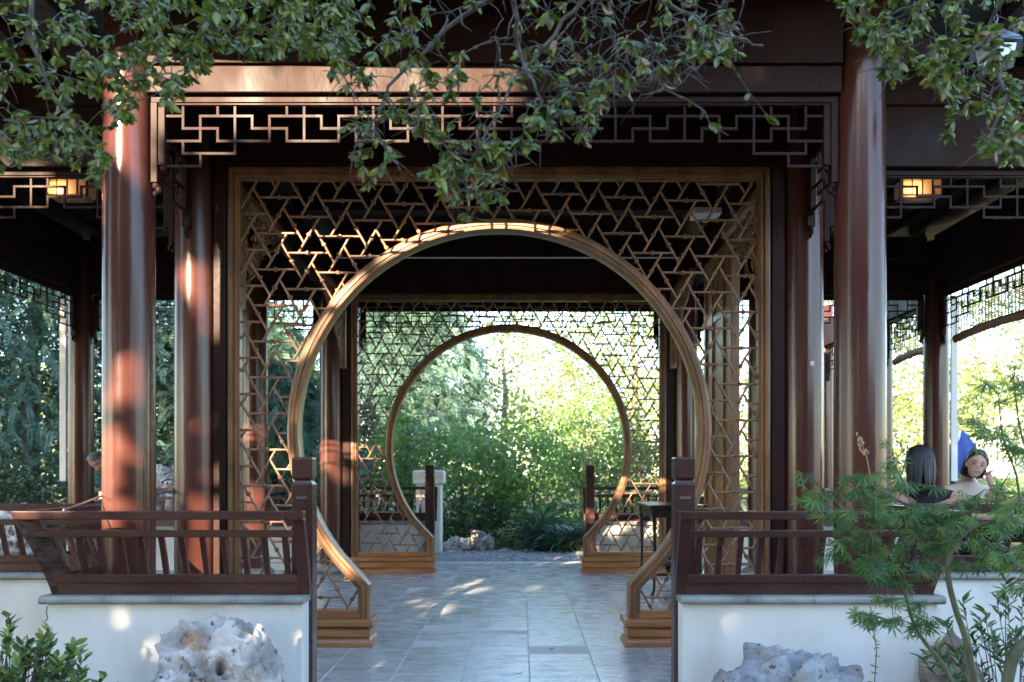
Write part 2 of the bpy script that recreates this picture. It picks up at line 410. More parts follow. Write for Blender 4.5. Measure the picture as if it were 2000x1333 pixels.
# ------------------------------------------------------------------ hanging fretwork
def fret_segments(half):
    seg=[]
    H=lambda r,a,b: seg.append(('h',r,a,b)); V=lambda c,a,b: seg.append(('v',c,a,b))
    H(1,0,1);V(1,0,2);H(2,1,3);V(3,0,1);V(2,1,3);H(3,0,2)
    V(1,3,4);V(3,2,3);V(2,4,5);H(5,0,2)
    if half>=7:
        H(1,2,5);H(4,1,4);V(4,0,4);H(3,3,6);V(5,1,2)
        c=4
        while c+4<half:
            H(2,c+1,c+3);V(c+2,1,3);V(c+3,0,1);V(c+3,2,3);V(c+4,0,3);H(1,c+2,c+5);V(c+5,1,2)
            H(3,c+3,min(c+6,half-1)); c+=4
    else:
        H(1,2,half); H(3,3,half) if half>3 else None; H(4,1,half)
    # mirrored half
    full=[(k,r,a,min(b,2*half)) if k=='h' else (k,r,a,b) for k,r,a,b in seg]
    out=set(full)
    for k,r,a,b in full:
        if k=='h': out.add((k,r,2*half-b,2*half-a))
        else: out.add((k,2*half-r,a,b))
    if half>=7:
        h=half
        out|={('v',h,0,4),('v',h-1,0,1),('v',h+1,0,1),('h',1,h-1,h+1),('h',2,h-2,h+2),('v',h-1,2,3),('v',h+1,2,3),('v',h-2,3,4),('v',h+2,3,4),('h',4,h-2,h+2)}
    return out
BARM = MB().box(-.5,.5,-.5,.5,-.5,.5).mesh('lattice_bar', M_LACD)
def fretwork(A, B, ztop, half, stile=.5):
    A=Vector((*A,0)); B=Vector((*B,0)); d=(B-A); w=d.length; d.normalize(); n=Vector((-d.y,d.x,0))
    fm = MB()
    zt=ztop
    fm.box(0,w,-.022,.022,-.034,0)
    fm.box(.02,w-.02,-.015,.015,-.046,-.034)
    for x0,s in ((0,1),(w,-1)):
        fm.box(x0,x0+s*.036,-.026,.026,-stile*.93,-.034)
        fm.box(x0+s*.037,x0+s*.074,-.018,.018,-stile*.72,-.046)
        fm.box(x0+s*.034,x0+s*.078,-.021,.021,-stile*.74,-stile*.72)
        # carved cloud drop under each stile
        fm.ball((x0+s*.020,0,-stile*.95),.022,1,.9,1.1,10,6); fm.ball((x0+s*.034,0,-stile*1.0),.018,1,.9,1.2,10,6); fm.ball((x0+s*.014,0,-stile*1.04),.014,1,.9,1.2,10,6)
        fm.ball((x0+s*.056,0,-stile*.76),.017,1,.9,1.2,10,6)
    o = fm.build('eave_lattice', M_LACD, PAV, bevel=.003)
    o.matrix_local = frame(A+Vector((0,-YC,zt)), d, n, Vector((0,0,1)))
    x0=.074; x1=w-.074; cw=(x1-x0)/(2*half); rz=[-.046,-.046-.055,-.046-.122,-.046-.19,-.046-.257,-.046-.325]
    t=.0135
    for k,r,a,b in sorted(fret_segments(half)):
        if k=='h': L=(b-a)*cw+t; c=(x0+cw*(a+b)/2,0,rz[r]); sc=(L,t,t)
        else:
            L=rz[a]-rz[b]+ (t*.9 if a>0 else 0)-t*.1; c=(x0+cw*r,.0004,(rz[a]+rz[b])/2); sc=(t*.97,t*.97,L)
        inst('lattice_bar', BARM, o, Matrix.Translation(c) @ Matrix.Diagonal((*sc,1)))
    return o
for q in (lambda y:y, lambda y:2*YC-y):
    fretwork((-1.85,q(4.60)),(1.85,q(4.60)),3.150,19)
    for sx in (-1,1):
        fretwork((sx*1.985,q(4.76)),(sx*1.985,q(5.43)),3.150,3)
        a,b = (-4.66,-2.12) if sx<0 else (2.12,4.66)
        fretwork((a,q(5.57)),(b,q(5.57)),3.095,11)
for sx in (-1,1):
    fretwork((sx*4.8,5.71),(sx*4.8,9.41),3.095,15)
fretwork((4.85,9.69),(4.85,10.96),3.045,7); fretwork((4.85,11.24),(4.85,13.06),3.045,7)

# ------------------------------------------------------------------ moon gates
ZC=1.395; RI=1.302
def gate_path(n=90):
    p=[(-.839,.177),(-.839,.392)]
    for k in range(n+1):
        a=R(218.3-(256.6)*k/n); p.append((RI*math.cos(a), ZC+RI*math.sin(a)))
    return p+[(.839,.392),(.839,.177)]
GPATH=gate_path()
def offset_path(path, off):
    out=[]; P2=[Vector(p) for p in path]; n=len(P2)
    for i in range(n):
        d1=(P2[i]-P2[max(i-1,0)]) if i>0 else P2[1]-P2[0]; d2=(P2[min(i+1,n-1)]-P2[i]) if i<n-1 else d1
        d1=d1.normalized(); d2=d2.normalized(); n1=Vector((-d1.y,d1.x)); n2=Vector((-d2.y,d2.x)); mm=(n1+n2).normalized(); mm/=max(.3,mm.dot(n1))
        out.append(P2[i]+mm*off)
    return out
OP = offset_path(GPATH,.078)
def inpoly(x,z,poly):
    c=False; j=len(poly)-1
    for i in range(len(poly)):
        xi,zi=poly[i]; xj,zj=poly[j]
        if (zi>z)!=(zj>z) and x<(xj-xi)*(z-zi)/(zj-zi)+xi: c=not c
        j=i
    return c
def solid(x,z): return abs(x)<1.692 and .225<z<3.038 and not inpoly(x,z,OP)
LL=.2365; v1=Vector((math.cos(R(27)),math.sin(R(27))))*LL; v2=Vector((math.cos(R(87)),math.sin(R(87))))*LL
HB=.5766*LL
def lattice(anchor=Vector((1.388,2.0656))):
    bars=[];knots=[]
    for i in range(-22,22):
        for j in range(-22,22):
            base=anchor+v1*i+v2*j
            if abs(base.x)>2.3 or not -.4<base.y<3.6: continue
            for c,ang in ((base,0),(base+v1/2,-60),(base+v2/2,60)):
                d=Vector((math.cos(R(ang)),math.sin(R(ang))))
                N=56; ts=[-HB+2*HB*k/N for k in range(N+1)]
                ins=[solid(*(c+d*t)) for t in ts]
                k=0
                while k<=N:
                    if ins[k]:
                        e=k
                        while e<N and ins[e+1]: e+=1
                        if e-k>=3: bars.append((c+d*ts[k],c+d*ts[e],ang))
                        k=e+1
                    else: k+=1
                if all(solid(c.x+dx,c.y+dz) for dx,dz in ((.012,0),(-.012,0),(0,.012),(0,-.012))): knots.append((c,ang))
    return bars,knots
BARS,KNOTS=lattice()
n6=8
bar_me = MB().loft([[(x,.5*math.cos(2*math.pi*k/n6),.5*math.sin(2*math.pi*k/n6)) for k in range(n6)] for x in (-.5,.5)]).mesh('bar',M_BAR,True)
bar_me.set_sharp_from_angle(angle=R(60))
# a knot: collar of five petals round the bar with a flower face
km=MB()
for sgn,y in ((1,-.011),):
    ring=[]
for x0,x1,r in ((-.014,-.009,.011),(.009,.014,.011)):
    km.loft([[(x,r*math.cos(2*math.pi*k/8),r*math.sin(2*math.pi*k/8)) for k in range(8)] for x in (x0,x1)])
star=lambda y,s:[(s*(.0165 if k%2==0 else .0115)*math.cos(math.pi*k/5+.3),y,s*(.0165 if k%2==0 else .0115)*math.sin(math.pi*k/5+.3)) for k in range(10)]
km.loft([star(-.016,.72),star(-.013,1),star(.013,1),star(.016,.72)])
km.ball((0,-.016,0),.0045,1,1,1,6,4); km.ball((0,.016,0),.0045,1,1,1,6,4)
knot_me=km.mesh('knot',M_KNOT)
ARCHPROF=[(0,.055),(.004,.068),(.016,.070),(.020,.062),(.026,.062),(.030,.072),(.046,.072),(.050,.060),(.056,.060),(.062,.050),(.074,.046),(.080,.034)]
ARCHPROF=[(o,-d) for o,d in ARCHPROF]+[(o,d) for o,d in reversed(ARCHPROF)]
FRPROF=[(0,.030),(.010,.034),(.012,.050),(.024,.052),(.027,.044),(.034,.044),(.037,.062),(.056,.064),(.060,.056),(.070,.054)]
FRPROF=[(o,-d) for o,d in FRPROF]+[(o,d) for o,d in reversed(FRPROF)]
def moon_gate(Y,label):
    g=empty('moon_gate',(0,Y,0),label,'moon gate','moon gates of the pavilion')
    mb=MB(); sweep(mb,GPATH,ARCHPROF,lambda x,z,d:(x,d,z)); mb.build('arch_ring',M_GOLD,g,smooth=True,auto=True)
    mb=MB(); sweep(mb,[(-1.69,.177),(-1.69,3.036),(1.69,3.036),(1.69,.177)],FRPROF,lambda x,z,d:(x,d,z))
    mb.build('frame',M_GOLD,g,smooth=True,auto=True)
    for sx in (-1,1):
        mb=MB(); a,b=sorted((sx*.90,sx*1.688))
        mb.box(a,b,-.056,.056,.178,.196); mb.box(a,b,-.044,.044,.196,.206); mb.box(a,b,-.034,.034,.206,.226)
        mb.build('bottom_rail',M_GOLDP,g,bevel=.003)
        a,b=sorted((sx*.806,sx*1.762)); mb=MB()
        mb.stack((a+b)/2,0,b-a,.26,[(0,0),(.012,0),(.030,.004),(.045,.014),(.055,.028),(.058,.034),(.064,.034),(.066,.020),(.112,.020),(.114,.030),(.122,.034),(.126,.022),(.134,.004),(.138,0),(.170,0),(.177,.006)])
        mb.build('plinth',M_GOLDP,g,bevel=.002)
    # a slim carved strip and bracket work just inside the frame sides
    T=.0165
    for a,b,ang in BARS:
        L=(b-a).length; c=(a+b)/2
        inst('lattice_bar',bar_me,g,Matrix.Translation((c.x,random.uniform(-.001,.001),c.y))@Matrix.Rotation(R(-ang),4,'Y')@Matrix.Diagonal((L,T*1.2,T,1)))
    for c,ang in KNOTS:
        inst('knot',knot_me,g,Matrix.Translation((c.x,0,c.y))@Matrix.Rotation(R(-ang),4,'Y'))
    return g
moon_gate(5.57,'large golden wood moon gate with bamboo triangle lattice nearest the camera')
moon_gate(9.55,'farther golden wood moon gate with triangle lattice against the bright garden')

# ------------------------------------------------------------------ walls and bench railings
def strip(mb, path, prof, side):                 # prof (offset outward, z); side +1: outward is left of travel
    n=len(path); P2=[Vector(p) for p in path]; rings=[]
    for i in range(n):
        d1=(P2[i]-P2[i-1]).normalized() if i>0 else None; d2=(P2[i+1]-P2[i]).normalized() if i<n-1 else None
        d1=d1 or d2; d2=d2 or d1
        n1=Vector((-d1.y,d1.x))*side; n2=Vector((-d2.y,d2.x))*side; mm=(n1+n2).normalized(); mm/=mm.dot(n1)
        rings.append([(P2[i].x+mm.x*o,P2[i].y+mm.y*o,z) for o,z in prof])
    return mb.loft(rings)
def lean(z): 
    t=max(0,(z-.5)/.43); return .02+.14*t**1.25
slat_me=None
def slat_mesh(z0,z1,w=.027,t=.02):
    mb=MB(); rings=[]
    for k in range(7):
        z=z0+(z1-z0)*k/6; o=lean(z)
        rings.append([(-w/2,o-t/2,z),(w/2,o-t/2,z),(w/2,o+t/2,z),(-w/2,o+t/2,z)])
    return mb.loft(rings).mesh('slat',M_RAIL)
SLAT=slat_mesh(.607,.800)
SHORT=slat_mesh(.836,.892,.022,.016)
def wall(path, side, label, zb, th=.07, group='low white seat walls round the pavilion', ends=(0,0)):
    P2=[Vector(p) for p in path]; c=P2[0]
    w=empty('low_wall',(0,0,0),label,'low wall',group)
    strip(MB(),path,[(-th,zb),(th,zb),(th,.458),(-th,.458)],side).build('wall_body',M_PLAS,w,bevel=.004)
    e=.03
    for i in range(len(P2)-1):
        a,b=P2[i].copy(),P2[i+1].copy(); d=(b-a).normalized()
        if i==0: a-=d*.012
        if i<len(P2)-2: b+=d*(th+e)                # first run takes the corner
        else: b+=d*.012
        if i>0: a+=d*(th+e)
        L=(b-a).length; n=max(1,round(L/.352))
        for k in range(n):
            p=a+d*(L*k/n+.0015); q=a+d*(L*(k+1)/n-.0015)
            e2=e
            prof=[(-th-e,.500),(-th-e,.460),(th+.012,.4585),(th+.026,.463),(th+.036,.474),(th+.036,.487),(th+.028,.497),(th+.012,.502)]
            strip(MB(),[p,q],prof,side).build('coping_stone',M_COPE,w)
    return w
def railing(path, side, label, newel=None, slats=True, spacing=.103, endpost=(True,True), group='outward leaning bench railings', short=()):
    r=empty('bench_railing',(0,0,0),label,'bench railing',group); P2=[Vector(p) for p in path]
    def rl(name,zm,h,w,extra=0):
        o=lean(zm); strip(MB(),path,[(o-w/2,zm-h/2),(o+w/2,zm-h/2),(o+w/2+.004,zm+h/2),(o-w/2+.004,zm+h/2)],side).build(name,M_RAIL,r,bevel=.004)
    rl('top_rail',.912,.042,.060); rl('middle_rail',.818,.036,.030); rl('bottom_rail',.585,.044,.034)
    o=lean(.53); strip(MB(),path,[(o-.012,.503),(o+.010,.503),(o+.012,.562),(o-.010,.562)],side).build('base_board',M_RAIL,r)
    prof=lambda k,w2: None
    def post(p,u,n,w=.058):                        # curved leaning post
        rings=[]
        for k in range(9):
            z=.502+.39*k/8; o=lean(z); c=Vector((p.x,p.y,z))+Vector((n.x,n.y,0))*o
            U=Vector((u.x,u.y,0))*(w/2); V=Vector((n.x,n.y,0)); V=V/V.length*.024
            rings.append([c-U-V,c+U-V,c+U+V,c-U+V])
        MB().loft(rings).build('post',M_RAIL,r,bevel=.004)
    for i in range(len(P2)-1):
        a,b=P2[i],P2[i+1]; d=(b-a).normalized(); n=Vector((-d.y,d.x))*side; L=(b-a).length
        if i==0 and endpost[0]: post(a+d*.03,d,n)
        if i==len(P2)-2 and endpost[1]: post(b-d*.03,d,n)
        if i<len(P2)-2:
            d2=(P2[i+2]-b).normalized(); n2=Vector((-d2.y,d2.x))*side; m=(n+n2); post(b-(n+n2)*.004,(d-d2).normalized(),m,.07)
        k=int((L-.12)/spacing); s0=(L-k*spacing)/2
        for j in range(k+1):
            c=a+d*(s0+spacing*j)
            inst('slat',SLAT,r,frame((c.x,c.y,0),(d.x,d.y,0),(n.x,n.y,0),(0,0,1)))
    if newel:
        nb=MB(); nb.stack(newel[0],newel[1],.11,.10,[(newel[2],0),(1.062,0),(1.070,.007),(1.078,.012),(1.086,.012),(1.092,.005),(1.096,.001),(1.196,.001),(1.205,.008)])
        nb.build('newel_post',M_RAIL,r,bevel=.003)
    return r
def rod(r,a,b):
    mb=MB().tube([a,b],.006,8); d=(Vector(b)-Vector(a)).normalized(); mb.ball(b,.009); 
    o=mb.build('stay_rod',M_IRON,r); 
    MB().box(a[0]-.018,a[0]+.018,a[1]-.006,a[1]+.006,a[2]-.02,a[2]+.02).build('rod_plate',M_IRON,r,bevel=.002)
WY=4.37
side_words={-1:'left',1:'right'}
for sx in (-1,1):
    s=-sx                                            # travelling outward then back
    p=[(sx*.963,WY),(sx*2.18,WY),(sx*2.18,5.25)]
    wall(p,sx*-1*-1 if False else (1 if sx<0 else -1),
         'white plastered low wall with grey coping behind the pitted rock' if sx<0 else 'white plastered low wall with grey coping behind the maple sapling', -.40)
    p=[(sx*.930,WY),(sx*2.18,WY),(sx*2.18,5.25)]
    r=railing(p,(1 if sx<0 else -1),'maroon bench railing on the front wall above the pitted rock' if sx<0 else 'maroon bench railing on the front wall behind the maple leaves',(sx*1.0,4.49,-.1))
    rod(r,(sx*2.10,4.56,1.0),(sx*2.12,WY-lean(.92),.937)); rod(r,(sx*2.12,5.5,1.0),(sx*2.32,5.05,.937))
    # a small handle strap on the newel
    MB().box(sx*1.0-.028,sx*1.0+.028,4.432,4.4395,.985,.999).build('strap',M_IRON,r)
    # wing front
    p=[(sx*2.28,5.34),(sx*5.3,5.34)]
    wall(p,(1 if sx<0 else -1),'left wing front wall, white with grey coping, beside the shrub side' if sx<0 else 'right wing front wall, white with grey coping, under the seated people',-.40)
    p=[(sx*2.36,5.34),(sx*5.3,5.34)]
    railing(p,(1 if sx<0 else -1),'maroon railing of the left wing in front of the pale garden rocks' if sx<0 else 'maroon railing of the right wing with women leaning on it')
    # rear porch
    q=2*YC-WY
    p=[(sx*.963,q),(sx*2.18,q),(sx*2.18,9.87)]
    wall(p,(-1 if sx<0 else 1),'far low white wall seen through the rear gate lattice, by the white stone pillar' if sx<0 else 'far low white wall seen through the rear gate lattice, by the black side table',-.2)
    p=[(sx*.930,q),(sx*2.18,q),(sx*2.18,9.87)]
    railing(p,(-1 if sx<0 else 1),'far maroon railing ending in a newel beside the white stone pillar' if sx<0 else 'far maroon railing ending in a newel above the strappy plants',(sx*1.0,q-.12,-.02))
    p=[(sx*2.28,9.78),(sx*(5.05),9.78)]
    ww=wall(p,(-1 if sx<0 else 1),'rear wall of the left wing, white with an outlined panel' if sx<0 else 'rear wall of the right wing, white, seen behind the seated people',-.2)
    # outlined recessed panel facing the room
    c0,c1=sorted((sx*3.5,sx*2.5)); f=MB()
    for z0,z1,x0,x1 in ((.08,.09,c0,c1),(.39,.40,c0,c1),(.09,.39,c0,c0+.01),(.09,.39,c1-.01,c1)): f.box(x0,x1,9.702,9.712,z0,z1)
    f.build('panel_moulding',M_COPE,ww)
    p=[(sx*2.36,9.78),(sx*5.05,9.78)]
    rr=railing(p,(-1 if sx<0 else 1),'thin maroon railing along the back of the left wing by the old man' if sx<0 else 'thin maroon railing along the back of the right wing by the umbrella')
# rusty little hook under the left front coping
MB().tube([(-2.235,4.27,.455),(-2.235,4.262,.42),(-2.228,4.262,.395),(-2.24,4.262,.38)],.004,6).build('hook',M_IRON,bpy.data.objects['low_wall'])

# narrow white upright strips beside the outer columns
for sx,l in ((-1,'narrow white upright strip beside the far left column'),(1,'narrow white upright strip beside the far right column')):
    b=empty('white_strip',(sx*5.0,9.55,0),l,'board','white strips beside the outer columns')
    MB().box(-.036,.036,-.015,.015,1.02,3.06).build('panel',M_WHITE,b,bevel=.003); MB().box(-.02,.02,-.02,.02,3.06,3.1).build('bracket',M_LACD,b)
# bamboo blinds along the right side
for y0,y1,zb,l in ((5.75,7.55,2.64,'nearer bamboo blind half lowered along the right wing side'),(7.60,9.38,2.62,'middle bamboo blind with a brown valance along the right wing side'),(9.75,10.9,2.56,'farthest bamboo blind beyond the outer right column')):
    b=empty('bamboo_blind',(4.93,(y0+y1)/2,0),l,'blind','bamboo blinds of the right wing')
    mb=MB(); z=3.06; yy=(y1-y0)/2
    while z>zb: mb.box(-.003,.003,-yy,yy,z-.011,z-.004); z-=.019
    for k in range(int((y1-y0)/.06)): mb.box(-.005,.005,-yy+.03+k*.06,-yy+.036+k*.06,zb,3.06)
    o=mb.build('slats',M_BAMB,b); o['kind']='stuff'
    N=10; rings=[]
    for k in range(N+1):
        y=-yy+2*yy*k/N; sag=.0-.07*math.sin(math.pi*k/N)*-1
        r_=.035; rings.append([(r_*math.cos(a),y,zb-.03+sag*.6+1.3*r_*math.sin(a)) for a in [2*math.pi*j/10 for j in range(10)]])
    MB().loft(rings).build('rolled_edge',M_ORANGE,b,smooth=True)

# ------------------------------------------------------------------ carved brackets and golden partition inside
def carved(x,y0,dir_,label):
    c=empty('carved_bracket',(x,y0,3.0),label,'carved bracket','carved gilt brackets inside the room')
    # frame rail along the beam and stile
    MB().box(-.03,.03,0,dir_*1.1,.03,.09).build('rail',M_GOLD,c,bevel=.004); MB().box(-.03,.03,0,dir_*.06,-.75,.03).build('stile',M_GOLD,c,bevel=.004)
    rnd=random.Random(int(x*10+y0*7)); mb=MB()
    for k in range(70):
        u=rnd.random()**1.3; v=rnd.random()**1.3
        if u+v>1: u,v=1-u,1-v
        yy=dir_*(.08+u*.75); zz=.0-v*.62
        r=rnd.uniform(.02,.05); a0=rnd.uniform(0,6.28); pts=[]
        for j in range(9):
            a=a0+j*.65; rr=r*(1-j*.09); pts.append((rnd.uniform(-.008,.008),yy+rr*math.cos(a),zz+rr*math.sin(a)))
        mb.tube(pts,[.011-.0008*j for j in range(9)],5); mb.ball(pts[-1],.014,1,1,1,6,4)
    for k in range(26):
        u=rnd.random(); mb.ball((rnd.uniform(-.01,.01),dir_*(.08+u*.8),-.02-rnd.random()*.5*(1-u)),.02,1,1.3,.8,6,4)
    mb.tube([(0,dir_*.06,-.70),(0,dir_*.22,-.5),(0,dir_*.38,-.42),(0,dir_*.5,-.25),(0,dir_*.75,-.16),(0,dir_*1.05,.0)],.014,6)
    mb.build('scrollwork',M_GOLD,c,smooth=True)
carved(-1.80,5.85,1,'gilt carved scroll bracket inside the upper left of the near gate')
carved(1.80,5.85,1,'gilt carved scroll bracket inside the upper right of the near gate')
carved(-1.80,9.3,-1,'gilt carved scroll bracket at the far left corner of the room')
carved(1.80,9.3,-1,'gilt carved scroll bracket at the far right corner of the room')
gp=empty('wood_partition',(1.82,7.15,0),'tall golden wood partition panel with vertical mouldings right of the near arch','partition')
MB().box(-.02,.02,-.42,.42,.12,2.95).build('panel',M_GOLD,gp)
for y in (-.46,-.2,.2,.46): MB().box(-.036,.036,y-.035,y+.035,.0,2.98).build('stile',M_GOLD,gp,bevel=.006)
for z in (.09,.62,.78,2.4,2.9): 
    for y in (-.33,0,.33): MB().box(-.03,.03,y-.095 if y else -.164,y+.095 if y else .164,z,z+.06).build('rail',M_GOLD,gp,bevel=.004)
mb=MB(); rnd=random.Random(3)
for k in range(26):
    y=rnd.uniform(-.15,.15); z=rnd.uniform(2.48,2.86); a0=rnd.uniform(0,6); mb.tube([(-.03,y+.03*math.cos(a0+j),z+.03*math.sin(a0+j)) for j in range(6)],.007,5)
mb.build('carving',M_GOLD,gp,smooth=True)

# ------------------------------------------------------------------ furniture
def table(loc,wx,wy,h,label,m=M_BLACK):
    t=empty('side_table',loc,label,'table')
    MB().stack(0,0,wx,wy,[(h-.035,.012),(h-.03,.002),(h-.012,0),(h-.004,.004),(h,.012)]).build('tabletop',m,t)
    ap=MB(); 
    ap.box(-wx/2+.05,wx/2-.05,-wy/2+.035,-wy/2+.05,h-.11,h-.036); ap.box(-wx/2+.05,wx/2-.05,wy/2-.05,wy/2-.035,h-.11,h-.036)
    ap.box(-wx/2+.035,-wx/2+.05,-wy/2+.05,wy/2-.05,h-.11,h-.036); ap.box(wx/2-.05,wx/2-.035,-wy/2+.05,wy/2-.05,h-.11,h-.036)
    ap.build('apron',m,t)
    for sx in (-1,1):
        for sy in (-1,1):
            cx=sx*(wx/2-.045); cy=sy*(wy/2-.045); rings=[]
            for z,o,w in ((0,.02,.024),(.03,.026,.03),(.08,.004,.022),(h*.45,-.004,.024),(h-.16,0,.03),(h-.036,.006,.036)):
                x=cx+sx*o; y=cy+sy*o; rings.append([(x-w/2,y-w/2,z),(x+w/2,y-w/2,z),(x+w/2,y+w/2,z),(x-w/2,y+w/2,z)])
            MB().loft(rings).build('leg',m,t,bevel=.003)
    st=MB(); a=wx/2-.05; b=wy/2-.05; z=.2
    for s in (-1,1): st.box(-a,a,s*b-.01,s*b+.01,z,z+.022); st.box(s*a-.01,s*a+.01,-b,b,z+.03,z+.052)
    st.build('stretcher',m,t); return t
table((1.53,7.95,0),.5,.9,.83,'black lacquered side table with bowed legs behind the right newel post')
table((3.42,5.98,0),.55,.55,.76,'maroon square tea table between the seated women',M_LACD)
def stool(loc,label,rz=0,h=.46,group='wooden stools in the wings'):
    t=empty('wooden_stool',loc,label,'stool',group); t.rotation_euler.z=rz
    MB().stack(0,0,.34,.34,[(h-.035,.01),(h-.028,0),(h-.008,0),(h,.008)]).build('seat',M_RAIL,t)
    for sx in (-1,1):
        for sy in (-1,1): MB().stack(sx*.13,sy*.13,.035,.035,[(0,.003),(h-.034,0)]).build('leg',M_RAIL,t)
    MB().box(-.12,.12,-.14,-.12,.14,.165).build('stretcher',M_RAIL,t); MB().box(-.12,.12,.12,.14,.14,.165).build('stretcher',M_RAIL,t)
    MB().box(-.12,.12,-.142,-.122,h-.09,h-.036).build('apron',M_RAIL,t)
stool((-2.96,6.25,0),'reddish wooden stool seen behind the left bench slats',.1,.56)
stool((3.62,6.5,0),'wooden stool under the woman resting her chin on her hand',.0)
stool((4.0,6.15,0),'wooden stool under the person in black',.3)
# lanterns
def lantern(loc,label,glow):
    l=empty('lantern',loc,label,'lantern','lit lanterns under the wing ceilings'); l.scale=(.8,.8,.75)
    MB().box(-.21,.21,-.1,.1,-.09,.07).build('paper_shade',glow,l)
    MB().box(-.03,.03,-.101,-.1005,-.06,.03)
    f=MB()
    for x in (-.21,.21):
        for y in (-.1,.1): f.box(x-.01,x+.01,y-.01,y+.01,-.12,.09)
    [f.box(x-.006,x+.006,-.106,-.101,-.09,.07) for x in (-.105,0,.105)]; f.box(-.23,.23,-.12,.12,.072,.09); f.build('frame',M_LACD,l)
    MB().stack(0,0,.40,.18,[(-.15,.06),(-.12,.0),(-.108,0),(-.095,.03)]).build('carved_base',M_GOLD,l)
    MB().tube([(0,0,.09),(0,0,.5)],.006,6).build('cord',M_IRON,l)
    return l
for pos,l in (((3.50,7.2,3.52),'glowing rectangular paper lantern behind the right wing fretwork'),((-3.66,7.2,3.52),'glowing rectangular paper lantern behind the left wing fretwork')):
    L_=lantern(pos,l,M_GLOWD)
    MB().box(-.2,.0,-.104,-.101,-.07,.05).build('lit_pane',M_GLOW,L_)
    pl=bpy.data.lights.new('lantern_bulb','POINT'); pl.energy=.7; pl.color=(1,.5,.2); pl.shadow_soft_size=.05
    po=bpy.data.objects.new('bulb',pl); COL.objects.link(po); po.parent=L_; po.location=(-.08,-.16,-.06)
# rectangular ceiling light in the room
cl=empty('ceiling_light',P(1378,420,7.0),'small pale ceiling light seen through the upper right gate lattice','ceiling light')
MB().box(-.11,.11,-.11,.11,-.02,.03).build('housing',M_WHITE,cl,bevel=.005); MB().lathe(0,0,[(.02,-.06),(.035,-.05),(.04,-.02)],12).build('diffuser',M_WHITE,cl)
# glass lantern hanging outside upper right
gl=empty('hanging_lamp',P(1945,95,4.1),'pale glass hanging lamp on a chain in the upper right corner','lamp')
mb=MB(); mb.loft([[(r*math.cos(math.pi*k/3),r*math.sin(math.pi*k/3),z) for k in range(6)] for r,z in ((.01,.1),(.03,.085),(.12,.01),(.13,-.01))]); mb.build('hood',M_CHROME,gl)
MB().loft([[(r*math.cos(math.pi*k/3),r*math.sin(math.pi*k/3),z) for k in range(6)] for r,z in ((.10,-.015),(.085,-.09),(.06,-.10))]).build('glass',M_CHROME,gl)
ch=MB()
for k in range(9):
    z=.11+k*.035; n=8; ring=[(.009*math.cos(2*math.pi*j/n)*(1 if k%2 else .2),.009*math.cos(2*math.pi*j/n)*(.2 if k%2 else 1),z+.02*math.sin(2*math.pi*j/n)) for j in range(n+1)]
    ch.tube(ring,.003,5)
ch.build('chain',M_CHROME,gl)
